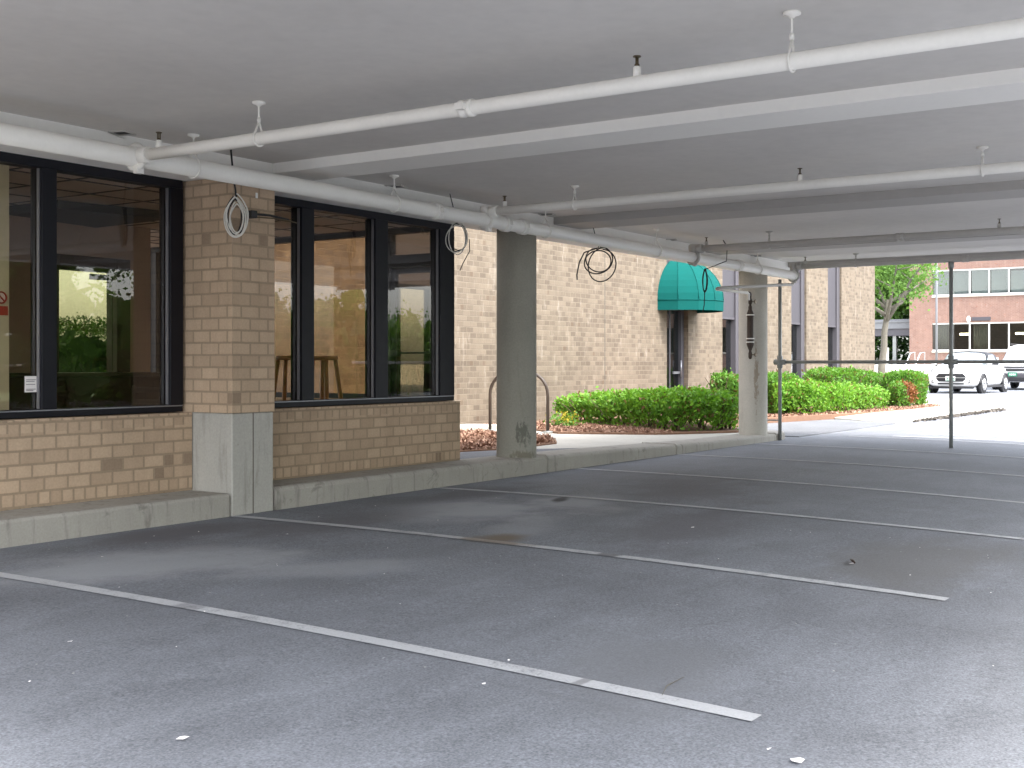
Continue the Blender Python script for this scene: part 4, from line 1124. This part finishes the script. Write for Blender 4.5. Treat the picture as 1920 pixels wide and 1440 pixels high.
# covered walkway between the buildings, running behind the red corner
cw = empty('covered_walkway', (72, 16, 1.1), 0, 'grey flat roofed covered walkway between the cream and red buildings', 'walkway')
child(MB().box(71, 74, 14.2, 34, 3.55, 4.15).box(70.93, 74.07, 14.15, 34, 3.95, 4.06), 'roof', M['fascia'], cw)
child(MB().box(71.1, 73.9, 14.25, 34, 3.10, 3.55), 'soffit', M['trim'], cw)
for y in (15.4, 19.5, 24): child(MB().box(71.25, 71.47, y-.11, y+.11, .6, 3.10), 'post', M['steel'], cw)
# sign card and low dark wall under it
sg = empty('notice_board', (69, 15.3, 1.0), 0, 'small white notice board standing below the covered walkway', 'sign')
child(MB().box(68.98, 69.02, 15.1, 15.5, 1.3, 2.3), 'board', M['white'], sg); child(MB().tube((69.05, 15.3, .7), (69.05, 15.3, 2.2), .03, 8), 'post', M['steel'], sg)
MB().box(75.5, 75.8, 14.2, 34, .4, 1.55).build('low_wall', M['panel'], None, label='low dark wall behind the covered walkway', cat='wall', origin=(75.5, 16, 1))
hr = empty('handrail', (50, 8.4, 1.0), 0, 'pale bent steel handrail behind the hedge end', 'handrail')
hz = G(50, 8.4)
for dy in (0, -.45):
    child(MB().path([(49.2, 8.6+dy, hz), (50.1, 8.5+dy, hz+.95), (50.5, 8.4+dy, hz+1.0), (50.5, 8.4+dy, hz)], .03, 8), 'rail', M['rim'], hr)

# ------------------------------------------------------------------ trees
def tree(loc, h, label, mat, seed, crown, n, leaf, trunk_r=.16, group=None, lean=(0, 0), limbs=7):
    rng = np.random.default_rng(seed); rr = random.Random(seed)
    t = empty('tree', loc, 0, label, 'tree', group)
    tr = MB(); ends = []
    p0 = Vector((0, 0, -.2)); th = h*.42
    trunk = [p0] + [Vector((lean[0]*k/5+rr.uniform(-.05, .05), lean[1]*k/5+rr.uniform(-.05, .05), th*k/5)) for k in range(1, 6)]
    tr.path(trunk, [trunk_r*1.25] + [trunk_r*(1-.08*k) for k in range(1, 6)], 10)
    for i in range(limbs):
        a = 2*math.pi*i/limbs + rr.uniform(-.4, .4); b0 = trunk[-1].lerp(trunk[2], rr.random()*.55)
        ln = h*rr.uniform(.28, .5); el = rr.uniform(.35, 1.2)
        d = Vector((math.cos(a)*math.cos(el), math.sin(a)*math.cos(el), math.sin(el)))
        pts = [b0]
        for q in range(1, 5):
            d = (d + Vector((rr.uniform(-.25, .25), rr.uniform(-.25, .25), rr.uniform(-.05, .25)))).normalized(); pts.append(pts[-1] + d*ln/4)
        tr.path(pts, [trunk_r*.5, trunk_r*.4, trunk_r*.28, trunk_r*.17, trunk_r*.06], 7)
        ends += pts[2:]
        for q in (2, 3):
            e = pts[q] + Vector((rr.uniform(-1, 1), rr.uniform(-1, 1), rr.uniform(0, 1)))*h*.1
            tr.path([pts[q], e], [trunk_r*.18, trunk_r*.04], 5); ends.append(e)
    tr.build('trunk', M['bark'], t)
    if n:
        cl = []
        cz, rx, rz = crown
        for e in ends: cl.append(np.array(e))
        while len(cl) < 60:
            v = rng.normal(size=3); v /= np.linalg.norm(v); v *= .45+.55*rng.random()
            cl.append(np.array([v[0]*rx, v[1]*rx, cz+v[2]*rz]))
        cl = np.array(cl); idx = rng.integers(0, len(cl), n)
        P = cl[idx] + rng.normal(size=(n, 3))*np.array([rx, rx, rz])*.15; P[:, 2] = np.maximum(P[:, 2], .1)
        V, F = leaf_arrays(P, leaf, rng, .6, .2); np_mesh('crown', V, F, mat, t)
    return t
tree((43.0, 7.7, G(43, 7.7)), 8.2, 'grey trunked tree with sparse upper leaves just past the cream wing', M['tree'], 21, (6.0, 1.6, 2.2), 5200, .16, .17, 'trees between the buildings', (.1, -.25))
for i, (u, y, h, lab, mt) in enumerate([(78, 19, 13, 'dense green tree right behind the covered walkway roof', M['tree']), (84, 25, 13, 'tall pale green tree furthest back in the gap', M['tree']), (80, 23.5, 9, 'dark leafy tree with low branches left of the walkway post', M['tree2']), (86, 20, 13, 'deep green tree hidden behind the walkway beside the red corner', M['tree2'])]):
    tree((u, y, .9), h, lab, mt, 40+i, (h*.47, h*.33, h*.47), 20000, .28, .22, 'trees between the buildings')
# clumps of bushes behind the office, seen through its glass inner door
hedge([(2.5, 10), (9, 10), (14, 13), (14, 18), (5, 18)], .0, 2.1, 50000, 'green bushes behind the office, seen through its glass inner door', M['hedge2'], 61, .06, bare=.02, cat='bushes', name='bushes', group=None)
hedge([(77, 13.5), (79, 13.5), (79, 34), (77, 34)], .9, 4.6, 15000, 'dark green bushes standing below the covered walkway roof', M['tree2'], 62, .30, bare=.02, cat='bushes', name='bushes', group=None)
# woods on the open side, seen in the window reflections
rng = np.random.default_rng(77)
cs = []
for i in range(80):
    u = -14 + i + rng.uniform(-1, 1); y = -rng.uniform(27, 40); h = rng.uniform(8, 11.5) if u < 26 else rng.uniform(2.6, 3.8)
    for k in range(14):
        v = rng.normal(size=3); v /= np.linalg.norm(v); cs.append((u+v[0]*h*.33, y+v[1]*h*.33, h*.5+v[2]*h*.46))
cs = np.array(cs); idx = rng.integers(0, len(cs), 260000)
P = cs[idx] + rng.normal(size=(260000, 3))*.6; P[:, 2] = np.maximum(P[:, 2], -.2)
V, F = leaf_arrays(P, .17, rng, .7, .2)
idx = rng.integers(0, len(cs), 9000); Pc = cs[idx]+rng.normal(size=(9000, 3))*.45; Pc[:, 2] = np.maximum(Pc[:, 2], .3)
V2, F2 = leaf_arrays(Pc, 1.5, rng, .8, .1); F = np.concatenate([F, F2+len(V)]); V = np.concatenate([V, V2])
tag(np_mesh('woods', V, F, M['tree']), 'green trees across the lot mirrored in the storefront glass', 'woods', kind='stuff')

# ------------------------------------------------------------------ light, sky, camera
W_ = bpy.data.worlds.new('World'); S.world = W_; W_.use_nodes = True
nt = W_.node_tree; bg = nt.nodes['Background']; sk = nt.nodes.new('ShaderNodeTexSky')
sk.sky_type = 'NISHITA'; sk.sun_disc = False; sk.sun_elevation = R(55)
SUN_AZ = R(252)     # direction (from +X, anticlockwise) the sun stands in
sk.sun_rotation = R(90)-SUN_AZ; sk.air_density = 1.0; sk.dust_density = 3.0; sk.ozone_density = 1.0
hs = nt.nodes.new('ShaderNodeHueSaturation'); hs.inputs['Saturation'].default_value = .35   # milky overcast
nt.links.new(sk.outputs[0], hs.inputs['Color']); nt.links.new(hs.outputs[0], bg.inputs[0]); bg.inputs[1].default_value = .15
sun = bpy.data.lights.new('Sun', 'SUN'); sun.energy = .5; sun.angle = R(14); sun.color = (1, .95, .88)
so = bpy.data.objects.new('Sun', sun); COL.objects.link(so)
el = R(55); dv = Vector((math.cos(SUN_AZ)*math.cos(el), math.sin(SUN_AZ)*math.cos(el), math.sin(el)))
so.rotation_euler = (-dv).to_track_quat('-Z', 'Y').to_euler(); so.location = (0, -20, 30)

cam = bpy.data.cameras.new('Camera'); co = bpy.data.objects.new('Camera', cam); COL.objects.link(co)
co.location = (-6.976, -7.422, 1.24); co.rotation_euler = (R(90), 0, -R(90-33.7714+0)+0)
co.rotation_euler = (R(90), 0, math.atan2(.8313, .5559)*0 - math.atan2(.8313, .5559) )
cam.sensor_width = 36; cam.lens = 2273/1920*36; cam.shift_y = (684-720)/1920*-1*-1
cam.clip_start = .05; cam.clip_end = 2000
S.camera = co
S.render.engine = 'CYCLES'
S.view_settings.view_transform = 'Standard'; S.view_settings.look = 'None'; S.view_settings.gamma = 1
S.view_settings.exposure = 2.86
try:
    S.cycles.max_bounces = 10; S.cycles.diffuse_bounces = 6; S.cycles.transparent_max_bounces = 16; S.cycles.use_denoising = True
except Exception: pass
